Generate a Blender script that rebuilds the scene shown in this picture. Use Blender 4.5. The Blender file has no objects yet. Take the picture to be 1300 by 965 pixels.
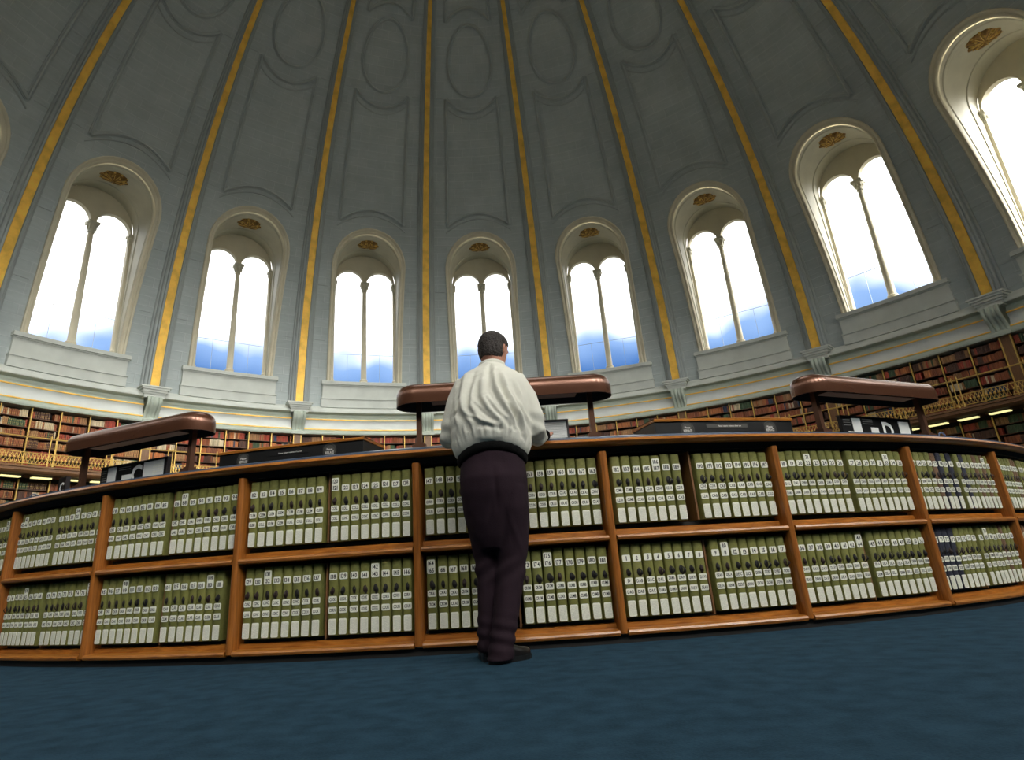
import bpy, math, random
from mathutils import Matrix, Vector, noise
random.seed(7)
SC = bpy.context.scene
COL = SC.collection
PI = math.pi
rad = math.radians
def sin(d): return math.sin(rad(d))
def cos(d): return math.cos(rad(d))

# ------------------------------------------------------------------ measured layout (metres, degrees)
R = 21.3                       # inner radius of the drum and dome
Z0, HD = 6.95, 23.7            # the dome's section is an ellipse: r = R cos t, z = Z0 + HD sin t
PHI0 = -11.05                  # a rib stands at this bearing, the others every 18 degrees
OX, OY, RC = -0.115, -0.174, 7.62   # the ring desk: centre and outer radius
BAY, BAY0 = 9.435, 3.103       # angle of one cabinet bay, bearing of the divider left of the man
TOPZ = 1.31

# ------------------------------------------------------------------ materials
def new_mat(name):
    m = bpy.data.materials.new(name); m.use_nodes = True
    nt = m.node_tree; b = nt.nodes['Principled BSDF']
    return m, nt, b
def srgb(r, g, b):
    f = lambda c: ((c/255)/12.92 if c/255 <= .04045 else ((c/255+.055)/1.055)**2.4)
    return (f(r), f(g), f(b), 1)
def plain(name, col, rough=.5, metal=0, spec=None, noise_amt=0, nscale=8, bump=0, bscale=60, coat=0):
    m, nt, b = new_mat(name)
    b.inputs['Base Color'].default_value = col
    b.inputs['Roughness'].default_value = rough
    b.inputs['Metallic'].default_value = metal
    if spec is not None: b.inputs['Specular IOR Level'].default_value = spec
    if coat: b.inputs['Coat Weight'].default_value = coat; b.inputs['Coat Roughness'].default_value = .2
    tc = nt.nodes.new('ShaderNodeTexCoord')
    if noise_amt:
        n = nt.nodes.new('ShaderNodeTexNoise'); n.inputs['Scale'].default_value = nscale; n.inputs['Detail'].default_value = 5
        nt.links.new(tc.outputs['Object'], n.inputs['Vector'])
        r = nt.nodes.new('ShaderNodeMapRange'); r.inputs['From Min'].default_value = .3; r.inputs['From Max'].default_value = .7
        r.inputs['To Min'].default_value = 1-noise_amt; r.inputs['To Max'].default_value = 1+noise_amt
        nt.links.new(n.outputs['Fac'], r.inputs['Value'])
        h = nt.nodes.new('ShaderNodeHueSaturation'); h.inputs['Color'].default_value = col
        nt.links.new(r.outputs['Result'], h.inputs['Value']); nt.links.new(h.outputs['Color'], b.inputs['Base Color'])
    if bump:
        n = nt.nodes.new('ShaderNodeTexNoise'); n.inputs['Scale'].default_value = bscale; n.inputs['Detail'].default_value = 4
        nt.links.new(tc.outputs['Object'], n.inputs['Vector'])
        bp = nt.nodes.new('ShaderNodeBump'); bp.inputs['Strength'].default_value = bump; bp.inputs['Distance'].default_value = .01
        nt.links.new(n.outputs['Fac'], bp.inputs['Height']); nt.links.new(bp.outputs['Normal'], b.inputs['Normal'])
    return m
def wood(name, c1, c2, rough=.35, axis=0, scale=3.0, coat=.3):
    m, nt, b = new_mat(name)
    tc = nt.nodes.new('ShaderNodeTexCoord'); mp = nt.nodes.new('ShaderNodeMapping')
    s = [26, 26, 26]; s[axis] = 1.6
    mp.inputs['Scale'].default_value = s
    n = nt.nodes.new('ShaderNodeTexNoise'); n.inputs['Scale'].default_value = scale; n.inputs['Detail'].default_value = 6
    cr = nt.nodes.new('ShaderNodeValToRGB')
    cr.color_ramp.elements[0].position = .3; cr.color_ramp.elements[0].color = c1
    cr.color_ramp.elements[1].position = .72; cr.color_ramp.elements[1].color = c2
    nt.links.new(tc.outputs['Object'], mp.inputs['Vector']); nt.links.new(mp.outputs['Vector'], n.inputs['Vector'])
    nt.links.new(n.outputs['Fac'], cr.inputs['Fac']); nt.links.new(cr.outputs['Color'], b.inputs['Base Color'])
    b.inputs['Roughness'].default_value = rough
    b.inputs['Coat Weight'].default_value = coat; b.inputs['Coat Roughness'].default_value = .25
    return m
def dome_mat():
    # painted papier-mache lining: a faint grid of joints, a little grime, a few cracks
    m, nt, b = new_mat('dome_paint'); L = nt.links
    uv = nt.nodes.new('ShaderNodeUVMap')
    mp = nt.nodes.new('ShaderNodeMapping'); mp.inputs['Scale'].default_value = (1, 1, 1)
    L.new(uv.outputs['UV'], mp.inputs['Vector'])
    br = nt.nodes.new('ShaderNodeTexBrick'); br.offset = .5; br.inputs['Scale'].default_value = 1
    br.inputs['Brick Width'].default_value = 1.1; br.inputs['Row Height'].default_value = .42
    br.inputs['Mortar Size'].default_value = .022; br.inputs['Mortar Smooth'].default_value = .6
    br.inputs['Color1'].default_value = (.435, .48, .475, 1); br.inputs['Color2'].default_value = (.41, .455, .45, 1)
    br.inputs['Mortar'].default_value = (.485, .525, .515, 1)
    L.new(mp.outputs['Vector'], br.inputs['Vector'])
    n = nt.nodes.new('ShaderNodeTexNoise'); n.inputs['Scale'].default_value = .5; n.inputs['Detail'].default_value = 8; n.inputs['Roughness'].default_value = .65
    L.new(mp.outputs['Vector'], n.inputs['Vector'])
    r = nt.nodes.new('ShaderNodeMapRange'); r.inputs['From Min'].default_value = .3; r.inputs['From Max'].default_value = .7
    r.inputs['To Min'].default_value = .86; r.inputs['To Max'].default_value = 1.1; L.new(n.outputs['Fac'], r.inputs['Value'])
    w = nt.nodes.new('ShaderNodeTexWave'); w.bands_direction = 'Y'; w.inputs['Scale'].default_value = 1.4; w.inputs['Distortion'].default_value = 7; w.inputs['Detail'].default_value = 4
    L.new(mp.outputs['Vector'], w.inputs['Vector'])
    r2 = nt.nodes.new('ShaderNodeMapRange'); r2.inputs['To Min'].default_value = .975; r2.inputs['To Max'].default_value = 1.015; L.new(w.outputs['Fac'], r2.inputs['Value'])
    mu = nt.nodes.new('ShaderNodeMath'); mu.operation = 'MULTIPLY'; L.new(r.outputs['Result'], mu.inputs[0]); L.new(r2.outputs['Result'], mu.inputs[1])
    h = nt.nodes.new('ShaderNodeHueSaturation'); L.new(br.outputs['Color'], h.inputs['Color']); L.new(mu.outputs['Value'], h.inputs['Value'])
    L.new(h.outputs['Color'], b.inputs['Base Color'])
    b.inputs['Roughness'].default_value = .6
    bp = nt.nodes.new('ShaderNodeBump'); bp.inputs['Strength'].default_value = .35; bp.inputs['Distance'].default_value = .03
    L.new(br.outputs['Fac'], bp.inputs['Height']); L.new(bp.outputs['Normal'], b.inputs['Normal'])
    return m
def glass_mat():
    m, nt, b = new_mat('window_glass'); L = nt.links
    nt.nodes.remove(b)
    out = [n for n in nt.nodes if n.type == 'OUTPUT_MATERIAL'][0]
    t = nt.nodes.new('ShaderNodeBsdfTransparent'); t.inputs['Color'].default_value = (.93, .96, .97, 1)
    g = nt.nodes.new('ShaderNodeBsdfGlossy'); g.inputs['Roughness'].default_value = .12
    f = nt.nodes.new('ShaderNodeFresnel'); f.inputs['IOR'].default_value = 1.3
    mx = nt.nodes.new('ShaderNodeMixShader')
    L.new(f.outputs[0], mx.inputs[0]); L.new(t.outputs[0], mx.inputs[1]); L.new(g.outputs[0], mx.inputs[2]); L.new(mx.outputs[0], out.inputs[0])
    return m
def emit(name, col, s):
    m, nt, b = new_mat(name)
    b.inputs['Base Color'].default_value = col
    b.inputs['Emission Color'].default_value = col; b.inputs['Emission Strength'].default_value = s
    return m
def carpet_mat():
    m, nt, b = new_mat('blue_carpet'); L = nt.links
    tc = nt.nodes.new('ShaderNodeTexCoord')
    n = nt.nodes.new('ShaderNodeTexNoise'); n.inputs['Scale'].default_value = 120; n.inputs['Detail'].default_value = 4
    n2 = nt.nodes.new('ShaderNodeTexNoise'); n2.inputs['Scale'].default_value = 9; n2.inputs['Detail'].default_value = 5
    L.new(tc.outputs['Object'], n.inputs['Vector']); L.new(tc.outputs['Object'], n2.inputs['Vector'])
    ad = nt.nodes.new('ShaderNodeMath'); ad.operation = 'MULTIPLY_ADD'; ad.inputs[1].default_value = .6
    L.new(n.outputs['Fac'], ad.inputs[0]); L.new(n2.outputs['Fac'], ad.inputs[2])
    cr = nt.nodes.new('ShaderNodeValToRGB'); cr.color_ramp.elements[0].position = .5; cr.color_ramp.elements[0].color = (.010, .029, .047, 1)
    cr.color_ramp.elements[1].position = 1.0; cr.color_ramp.elements[1].color = (.022, .056, .088, 1)
    L.new(ad.outputs[0], cr.inputs['Fac']); L.new(cr.outputs['Color'], b.inputs['Base Color'])
    b.inputs['Roughness'].default_value = .95; b.inputs['Specular IOR Level'].default_value = .1
    bp = nt.nodes.new('ShaderNodeBump'); bp.inputs['Strength'].default_value = .5; bp.inputs['Distance'].default_value = .004
    L.new(n.outputs['Fac'], bp.inputs['Height']); L.new(bp.outputs['Normal'], b.inputs['Normal'])
    return m
def attr_mat(name, rough=.55):
    # leather bindings: each book face carries its own binding colour
    m, nt, b = new_mat(name)
    a = nt.nodes.new('ShaderNodeAttribute'); a.attribute_name = 'binding'
    nt.links.new(a.outputs['Color'], b.inputs['Base Color']); b.inputs['Roughness'].default_value = rough
    return m

M = {}
M['dome'] = dome_mat()
M['glass'] = glass_mat()
M['carpet'] = carpet_mat()
M['paint'] = plain('moulding_paint', (.58, .60, .55, 1), .5, noise_amt=.08, nscale=1.5)
M['green_paint'] = plain('green_grey_paint', (.47, .52, .44, 1), .5, noise_amt=.08, nscale=1.5)
M['frieze'] = plain('frieze_paint', (.66, .68, .65, 1), .55, noise_amt=.06, nscale=1.2)
M['rib'] = plain('rib_paint', (.34, .37, .365, 1), .55, noise_amt=.1, nscale=1.3)
M['bead'] = plain('bead_paint', (.38, .415, .41, 1), .5, noise_amt=.1, nscale=1.3)
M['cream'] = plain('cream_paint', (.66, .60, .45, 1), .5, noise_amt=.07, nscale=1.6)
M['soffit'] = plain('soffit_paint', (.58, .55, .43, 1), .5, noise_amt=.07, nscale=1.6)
M['gold'] = plain('gold_leaf', (.95, .56, .09, 1), .42, metal=.25, noise_amt=.22, nscale=2.5, bump=.5, bscale=9)
M['gilt'] = plain('old_gilt', (.26, .14, .03, 1), .45, metal=.5, noise_amt=.6, nscale=9, bump=.8, bscale=24)
M['gilt_bar'] = plain('gilt_upright', (.72, .47, .12, 1), .4, metal=.35, noise_amt=.15, nscale=3)
M['shelf_wood'] = wood('shelf_wood', (.07, .03, .012, 1), (.15, .065, .025, 1), .5, coat=0)
M['pilaster_wood'] = wood('pilaster_wood', (.16, .075, .03, 1), (.27, .13, .05, 1), .45, axis=2, coat=.1)
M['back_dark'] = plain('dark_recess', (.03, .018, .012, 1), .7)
M['oak'] = wood('varnished_oak', (.24, .075, .010, 1), (.50, .19, .030, 1), .32, axis=0, coat=.12)
M['oak_up'] = wood('varnished_oak_upright', (.20, .062, .009, 1), (.40, .14, .024, 1), .36, axis=2, coat=.08)
M['mahogany'] = wood('dark_rim_wood', (.13, .05, .018, 1), (.25, .10, .035, 1), .35, axis=0)
M['black_wood_shade'] = plain('black_board_and_shade', (.012, .010, .008, 1), .6)  # the plinth's own black; also recess shade painted onto bearers and frieze
M['leather_top'] = plain('blue_grey_leather', (.06, .09, .15, 1), .3, coat=.3, noise_amt=.1, nscale=20)
M['bronze'] = plain('bronzed_metal', (.15, .062, .034, 1), .24, metal=.55, noise_amt=.05, nscale=5, coat=.3)
M['bronze_dark'] = plain('bronzed_post', (.13, .06, .035, 1), .35, metal=.5)
M['hood_inside'] = plain('hood_inside_black', (.014, .013, .013, 1), .7)
M['tube'] = plain('unlit_tube_cover', (.018, .017, .018, 1), .35)
M['black'] = plain('black_panel', (.008, .008, .008, 1), .38)
M['seal'] = plain('grey_print', (.055, .052, .045, 1), .6)
M['white'] = plain('white_card', (.75, .75, .72, 1), .7)
M['print'] = plain('white_print', (.62, .60, .55, 1), .7)
M['greytext'] = plain('grey_print_lines', (.30, .30, .28, 1), .7)
M['frame_dark'] = plain('dark_notice_frame', (.035, .028, .03, 1), .4)
for k, c in enumerate([(.165, .165, .034, 1), (.145, .148, .032, 1), (.19, .185, .048, 1), (.012, .014, .03, 1), (.14, .075, .035, 1)]):
    M['cloth%d' % k] = plain(['olive_cloth', 'olive_cloth_dark', 'olive_cloth_light', 'navy_cloth', 'tan_cloth'][k], c, .75, noise_amt=.16, nscale=30, bump=.3, bscale=300)
M['label'] = plain('paper_label', (.82, .82, .70, 1), .6, noise_amt=.07, nscale=60)
M['ink'] = plain('label_ink', (.02, .02, .018, 1), .7)
M['faint'] = plain('label_fine_print', (.42, .43, .37, 1), .7)
M['tab'] = plain('dark_leather_tab', (.008, .006, .005, 1), .6)
M['tab2'] = plain('brown_leather_tab', (.025, .011, .008, 1), .6)
M['pages'] = plain('page_block', (.5, .45, .33, 1), .8)
M['binding'] = attr_mat('leather_binding')
M['gallery_lamp'] = emit('gallery_tube', (.95, .88, .38, 1), 1.1)
M['steel'] = plain('pale_blue_metal', (.35, .42, .6, 1), .25, metal=.8)

# ------------------------------------------------------------------ mesh builder
class MB:
    def __init__(s): s.v = []; s.f = []; s.m = []; s.uv = {}
    def add(s, vs, fs, mi=0, uvs=None):
        o = len(s.v); s.v += [tuple(v) for v in vs]
        for f in fs:
            if uvs is not None: s.uv[len(s.f)] = [uvs[i] for i in f]
            s.f.append(tuple(i+o for i in f)); s.m.append(mi)
        return s
    def box(s, x0, x1, y0, y1, z0, z1, mi=0, T=None):
        vs = [(x, y, z) for z in (z0, z1) for y in (y0, y1) for x in (x0, x1)]
        if T: vs = [T(*v) for v in vs]
        return s.add(vs, [(0, 2, 3, 1), (4, 5, 7, 6), (0, 1, 5, 4), (2, 6, 7, 3), (0, 4, 6, 2), (1, 3, 7, 5)], mi)
    def grid(s, P, mi=0, uvs=None, flip=False, closed=False):
        n = len(P); k = len(P[0]); vs = [p for r in P for p in r]; fs = []
        for i in range(n-1):
            for j in range(k if closed else k-1):
                j2 = (j+1) % k
                q = (i*k+j, i*k+j2, (i+1)*k+j2, (i+1)*k+j)
                fs.append(q[::-1] if flip else q)
        return s.add(vs, fs, mi, [u for r in uvs for u in r] if uvs else None)
    def lathe(s, prof, n=24, c=(0, 0, 0), mi=0, caps=True):
        P = [[(c[0]+r*math.cos(2*PI*j/n), c[1]+r*math.sin(2*PI*j/n), c[2]+z) for j in range(n)] for r, z in prof]
        o = len(s.v); s.grid(P, mi, closed=True)
        if caps:
            s.f.append(tuple(o+j for j in range(n))[::-1]); s.m.append(mi)
            s.f.append(tuple(o+(len(P)-1)*n+j for j in range(n))); s.m.append(mi)
        return s
    def tube(s, pts, r, n=8, mi=0):
        pts = [Vector(p) for p in pts]; P = []
        for i, p in enumerate(pts):
            t = (pts[min(i+1, len(pts)-1)]-pts[max(i-1, 0)]).normalized()
            a = t.orthogonal().normalized() if i == 0 else (a - t*a.dot(t)).normalized()
            b = t.cross(a); rr = r[i] if isinstance(r, (list, tuple)) else r
            P.append([tuple(p + a*rr*math.cos(2*PI*j/n) + b*rr*math.sin(2*PI*j/n)) for j in range(n)])
        o = len(s.v); s.grid(P, mi, closed=True)
        s.f.append(tuple(o+j for j in range(n))[::-1]); s.m.append(mi)
        s.f.append(tuple(o+(len(P)-1)*n+j for j in range(n))); s.m.append(mi)
        return s
    def prism(s, outline, y0, y1, mi=0):
        # outline in x,z, extruded along y
        n = len(outline)
        vs = [(x, y0, z) for x, z in outline]+[(x, y1, z) for x, z in outline]
        fs = [tuple(range(n)), tuple(range(2*n-1, n-1, -1))]+[(i, i+n, (i+1) % n+n, (i+1) % n) for i in range(n)]
        return s.add(vs, fs, mi)
    def mesh(s, name, mats, smooth=False):
        me = bpy.data.meshes.new(name); me.from_pydata(s.v, [], s.f)
        for m in (mats if isinstance(mats, (list, tuple)) else [mats]): me.materials.append(m)
        me.polygons.foreach_set('material_index', s.m)
        if s.uv:
            ul = me.uv_layers.new(name='UVMap')
            for fi, us in s.uv.items():
                p = me.polygons[fi]
                for k, li in enumerate(p.loop_indices): ul.data[li].uv = us[k]
        if smooth:
            me.polygons.foreach_set('use_smooth', [True]*len(me.polygons))
            if smooth != 'all':
                try: me.set_sharp_from_angle(angle=rad(smooth if isinstance(smooth, (int, float)) and smooth is not True else 35))
                except Exception: pass
        me.update(); return me
    def build(s, name, mats, parent=None, smooth=False):
        return link(name, s.mesh(name, mats, smooth), parent)

def link(name, me, parent=None):
    o = bpy.data.objects.new(name, me); COL.objects.link(o)
    if parent is not None: o.parent = parent
    return o
def tag(o, label=None, cat=None, group=None, kind=None):
    if label: o['label'] = label
    if cat: o['category'] = cat
    if group: o['group'] = group
    if kind: o['kind'] = kind
    return o
def thing(name, label=None, cat=None, group=None, kind=None, loc=(0, 0, 0), rz=0, parent=None):
    o = link(name, None, parent); o.location = loc; o.rotation_euler = (0, 0, rz); o.empty_display_size = .2
    return tag(o, label, cat, group, kind)
def copy_tree(o, parent=None):
    c = o.copy(); COL.objects.link(c); c.parent = parent
    for ch in list(o.children): copy_tree(ch, c)
    return c
def NTH(n): return '%d%s' % (n, 'th' if 10 <= n % 100 <= 20 else {1: 'st', 2: 'nd', 3: 'rd'}.get(n % 10, 'th'))
def ORD(n): return ['first', 'second', 'third', 'fourth', 'fifth', 'sixth', 'seventh', 'eighth', 'ninth', 'tenth', 'eleventh', 'twelfth', 'thirteenth', 'fourteenth', 'fifteenth', 'sixteenth'][n]

# ------------------------------------------------------------------ lettering
_gl = {}
def glyph(ch):
    if ch not in _gl:
        cu = bpy.data.curves.new('glyph', 'FONT'); cu.body = ch; cu.size = 1; cu.resolution_u = 2; cu.offset = .032
        ob = bpy.data.objects.new('glyph', cu); COL.objects.link(ob)
        dg = bpy.context.evaluated_depsgraph_get()
        me = bpy.data.meshes.new_from_object(ob.evaluated_get(dg))
        vs = [(v.co.x, v.co.y) for v in me.vertices]; fs = [tuple(p.vertices) for p in me.polygons]
        bpy.data.objects.remove(ob); bpy.data.meshes.remove(me); bpy.data.curves.remove(cu)
        w = (max(v[0] for v in vs)-min(v[0] for v in vs)) if vs else .3
        x0 = min(v[0] for v in vs) if vs else 0
        _gl[ch] = ([(x-x0, y) for x, y in vs], fs, w)
    return _gl[ch]
def text(mb, s, cx, cz, w, h, y, mi=0, cap=.95):
    # letters in the x,z plane, facing -y, fitted to a box of w by h (caps height .73 of the em)
    adv = 0; parts = []
    for ch in s:
        if ch == ' ': adv += .3; continue
        vs, fs, gw = glyph(ch); parts.append((adv, vs, fs)); adv += gw+.07
    adv -= .07
    sx = w/max(adv, .01); sz = h/.73
    sx = min(sx, sz*cap); x0 = cx-adv*sx/2
    for a, vs, fs in parts:
        mb.add([(x0+(a+x)*sx, y, cz-h/2+z*sz) for x, z in vs], fs, mi)
    return mb
def rrect(x0, x1, z0, z1, r, n=3):
    pts = []
    for cx, cz, a0 in ((x1-r, z1-r, 0), (x0+r, z1-r, 90), (x0+r, z0+r, 180), (x1-r, z0+r, 270)):
        for k in range(n+1):
            a = a0+90*k/n; pts.append((cx+r*cos(a), cz+r*sin(a)))
    return pts

# ------------------------------------------------------------------ camera
cam_d = bpy.data.cameras.new('camera'); cam = bpy.data.objects.new('camera', cam_d); COL.objects.link(cam)
CC = Vector((0.09355, -11.9923, 0.44335)); yaw, pitch, roll, F = -0.020968, 0.354008, -0.062385, 800.384
PX, PY = 618.993, 432.221
fw = Vector((math.sin(yaw)*math.cos(pitch), math.cos(yaw)*math.cos(pitch), math.sin(pitch)))
rt = Vector((math.cos(yaw), -math.sin(yaw), 0)); up = rt.cross(fw)
r2 = rt*math.cos(roll)+up*math.sin(roll); u2 = -rt*math.sin(roll)+up*math.cos(roll)
cam.matrix_world = Matrix(((r2.x, u2.x, -fw.x, CC.x), (r2.y, u2.y, -fw.y, CC.y), (r2.z, u2.z, -fw.z, CC.z), (0, 0, 0, 1)))
cam_d.sensor_fit = 'HORIZONTAL'; cam_d.sensor_width = 36; cam_d.lens = F*36/1300
cam_d.shift_x = (650-PX)/1300; cam_d.shift_y = (PY-482.5)/1300
cam_d.clip_start = .05; cam_d.clip_end = 300
SC.camera = cam
def proj(P):
    d = Vector(P)-CC; z = d.dot(fw)
    return (PX+F*d.dot(r2)/z, PY-F*d.dot(u2)/z) if z > .05 else (-9e3, -9e3)

# ------------------------------------------------------------------ the drum and dome
def dome_r(z):
    q = min(max((z-Z0)/HD, 0), .9999); return R*math.sqrt(1-q*q)
WI, ZS, ZSPR = 1.71, 10.28, 16.26         # window opening: half width, bottom, springing
Z_BASE, Z_TOP = 7.6, 29.4
def arch_z(x): return ZSPR+math.sqrt(max(WI*WI-x*x, 0))
def P_ang(a, z, push=0):                  # bearing a (radians), on the dome, pushed inward
    r = dome_r(z)-push; return (r*math.sin(a), r*math.cos(a), z)
def P_x(x, z, push=0):                    # local x on the dome inside one 18 degree sector
    r = dome_r(z); return (x, math.sqrt(r*r-x*x)-push, z)
H9 = rad(9)
def dome_sector(mb, phi):
    xs = [-WI*math.cos(PI*k/28) for k in range(29)]
    ns = 5
    def rot(p): c, s = cos(phi), sin(phi); return (p[0]*c+p[1]*s, -p[0]*s+p[1]*c, p[2])
    def col(kind, t, zone):
        out = []
        if zone == 'A': zs = [Z_BASE+(ZS-Z_BASE)*k/4 for k in range(5)]
        elif zone == 'B': zs = [ZS+(ZSPR-ZS)*k/10 for k in range(11)]
        else:
            za = arch_z(t) if kind == 'in' else ZSPR
            zs = []
            for k in range(29):
                q = k/28; tt = math.asin((Z_TOP-Z0)/HD); t0 = math.asin((za-Z0)/HD)
                zs.append(Z0+HD*math.sin(t0+(tt-t0)*q))
        for z in zs:
            if kind == 'in':
                zz = {'A': ZS, 'C': arch_z(t)}[zone]
                a = math.asin(t/dome_r(zz))
            else:
                zz = {'A': ZS, 'B': z, 'C': ZSPR}[zone]
                e = math.asin(WI/dome_r(zz)); a = e+(H9-e)*abs(t)
                if t < 0 or kind == 'L': a = -a
            out.append((a, z))
        return out
    def emitg(cols):
        rows = len(cols[0])
        P = [[rot(P_ang(*cols[j][i])) for j in range(len(cols))] for i in range(rows)]
        U = [[((cols[j][i][0]+rad(phi)+8)*19.5, (math.asin(min((cols[j][i][1]-Z0)/HD, 1)))*22.5+.0) for j in range(len(cols))] for i in range(rows)]
        mb.grid(P, 0, U)
    L = [1-k/ns for k in range(ns+1)]; Rr = [k/ns for k in range(ns+1)]
    for z in 'ABC':
        emitg([col('L', t, z) for t in L]); emitg([col('R', t, z) for t in Rr])
        if z != 'B': emitg([col('in', x, z) for x in xs])
dm = MB()
for k in range(20): dome_sector(dm, PHI0+9+18*k)
dome = dm.build('ceiling', M['dome'], smooth='all'); tag(dome, 'grey-green panelled dome of the reading room', kind='structure')

# ring at the top and the skylight over it
rt_top = dome_r(Z_TOP)
def revolve(mb, prof, a0, a1, n, mi=0, c=(0, 0)):
    P = [[(c[0]+r*math.sin(a0+(a1-a0)*j/n), c[1]+r*math.cos(a0+(a1-a0)*j/n), z) for j in range(n+1)] for r, z in prof]
    mb.grid(P, mi); return mb
t = MB(); revolve(t, [(rt_top+.05, Z_TOP-.3), (rt_top-.25, Z_TOP-.35), (rt_top-.3, Z_TOP-.1), (rt_top-.15, Z_TOP+.05), (rt_top-.15, Z_TOP+1.2), (rt_top+.05, Z_TOP+1.2), (rt_top+.05, Z_TOP-.3)], 0, 2*PI, 80)
o = t.build('trim_1', M['gold'], smooth=True); tag(o, 'gilded ring around the central skylight', kind='structure')
t = MB(); t.lathe([(rt_top-.1, 0), (rt_top-.1, .03)], 64, (0, 0, Z_TOP+1.15))
for k in range(0): pass
o = t.build('window_21', M['glass']); tag(o, 'round glazed skylight at the crown of the dome', kind='structure')
t = MB()
for k in range(12):
    a = PI*k/12
    t.add([], []); c, s = math.cos(a), math.sin(a)
    T = lambda x, y, z, c=c, s=s: (x*c-y*s, x*s+y*c, z)
    t.box(-rt_top+.2, rt_top-.2, -.05, .05, Z_TOP+1.0, Z_TOP+1.14, T=T)
g = t.build('glazing_bar', M['paint'], o)

# cornice around the whole drum
CA = [(R+.02, 8.97), (R-.12, 8.95), (R-.14, 8.90), (R-.24, 8.88), (R-.30, 8.82), (R-.33, 8.74), (R-.46, 8.70), (R-.50, 8.62), (R-.50, 8.57), (R-.47, 8.55)]
CB = [(R-.47, 8.55), (R-.22, 8.50), (R-.20, 8.42), (R-.24, 8.34), (R-.30, 8.26)]
CF = [(R-.295, 8.20), (R-.24, 8.1), (R-.22, 7.98), (R-.26, 7.86), (R-.34, 7.74)]
CD = [(R-.36, 7.68), (R-.40, 7.64), (R-.46, 7.58), (R-.48, 7.50), (R-.46, 7.44), (R-.30, 7.42), (R+.6, 7.42)]
def gold_line(a, b):
    (r0, z0), (r1, z1) = a, b
    return [(r0, z0), (r0-.03, z0-.005), (r1-.03, z1+.005), (r1, z1)]
t = MB()
revolve(t, CA, 0, 2*PI, 240, 0); revolve(t, CB, 0, 2*PI, 240, 1); revolve(t, gold_line(CB[-1], CF[0]), 0, 2*PI, 240, 3)
revolve(t, CF, 0, 2*PI, 240, 2); revolve(t, gold_line(CF[-1], CD[0]), 0, 2*PI, 240, 3); revolve(t, CD, 0, 2*PI, 240, 1)
o = t.build('trim_2', [M['paint'], M['green_paint'], M['frieze'], M['gold']], smooth=30); tag(o, 'curved cornice with two thin gilt lines above the bookcases', kind='structure')
# the drum behind the cornice, the wall behind the shelves, the floor
t = MB(); revolve(t, [(R+.75, 0), (R+.75, 7.5), (R+.62, 7.5)], 0, 2*PI, 160)
revolve(t, [(R+.5, 7.45), (R+.5, 9.5), (R+.02, 9.5)], 0, 2*PI, 160)
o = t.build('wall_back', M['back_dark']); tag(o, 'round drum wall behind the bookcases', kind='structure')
t = MB(); t.lathe([(R+.8, -.05), (R+.8, 0)], 128)
o = t.build('floor', M['carpet']); tag(o, 'dark blue carpet floor', kind='structure')

# ---- windows (local frame: x across, y outward, z up)
GY = 21.36       # plane of the inner arcade
def arch_path(w, z0, zs, n=28):
    pts = [(-w, z0+(zs-z0)*k/8, -1, 0) for k in range(8)]
    for k in range(n+1):
        a = PI-PI*k/n; pts.append((w*math.cos(a), zs+w*math.sin(a), math.cos(a), math.sin(a)))
    pts += [(w, zs-(zs-z0)*k/8, 1, 0) for k in range(1, 9)]
    return pts
def medallion_mesh():
    mb = MB(); n = 48                       # oval boss of leaves on the soffit; local: x across, y along depth, z down = out
    a_, b_ = .74, .46
    P = []
    for q in range(7):
        f = q/6; row = []
        for j in range(n):
            th = 2*PI*j/n; rr = f*(1+.03*math.cos(12*th) if q > 4 else 1)
            hgt = .16*(1-f*f)+.035*math.cos(6*th)*math.sin(PI*f)+.03*(q % 2)
            row.append((a_*rr*math.cos(th), b_*rr*math.sin(th), -hgt))
        P.append(row)
    mb.grid(P, 0, closed=True)
    for j in range(14):
        th = 2*PI*j/14; x, y = a_*.93*math.cos(th), b_*.93*math.sin(th)
        mb.lathe([(.01, -.07), (.045, -.05), (.06, 0)], 6, (x, y, 0), 1)
    for j in range(8):
        th = 2*PI*(j+.5)/8; x, y = a_*.55*math.cos(th), b_*.55*math.sin(th)
        mb.lathe([(.01, -.17), (.05, -.14), (.07, -.05)], 6, (x, y, 0), 1)
    for j in range(18):
        th = 2*PI*j/18; mb.tube([(a_*q*math.cos(th), b_*q*math.sin(th), -.16*(1-q*q)-.02) for q in (.15, .45, .75)], .014, 4, 1)
    return mb.mesh('medallion', [M['gilt'], M['gilt_bar']], smooth=50)
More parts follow.
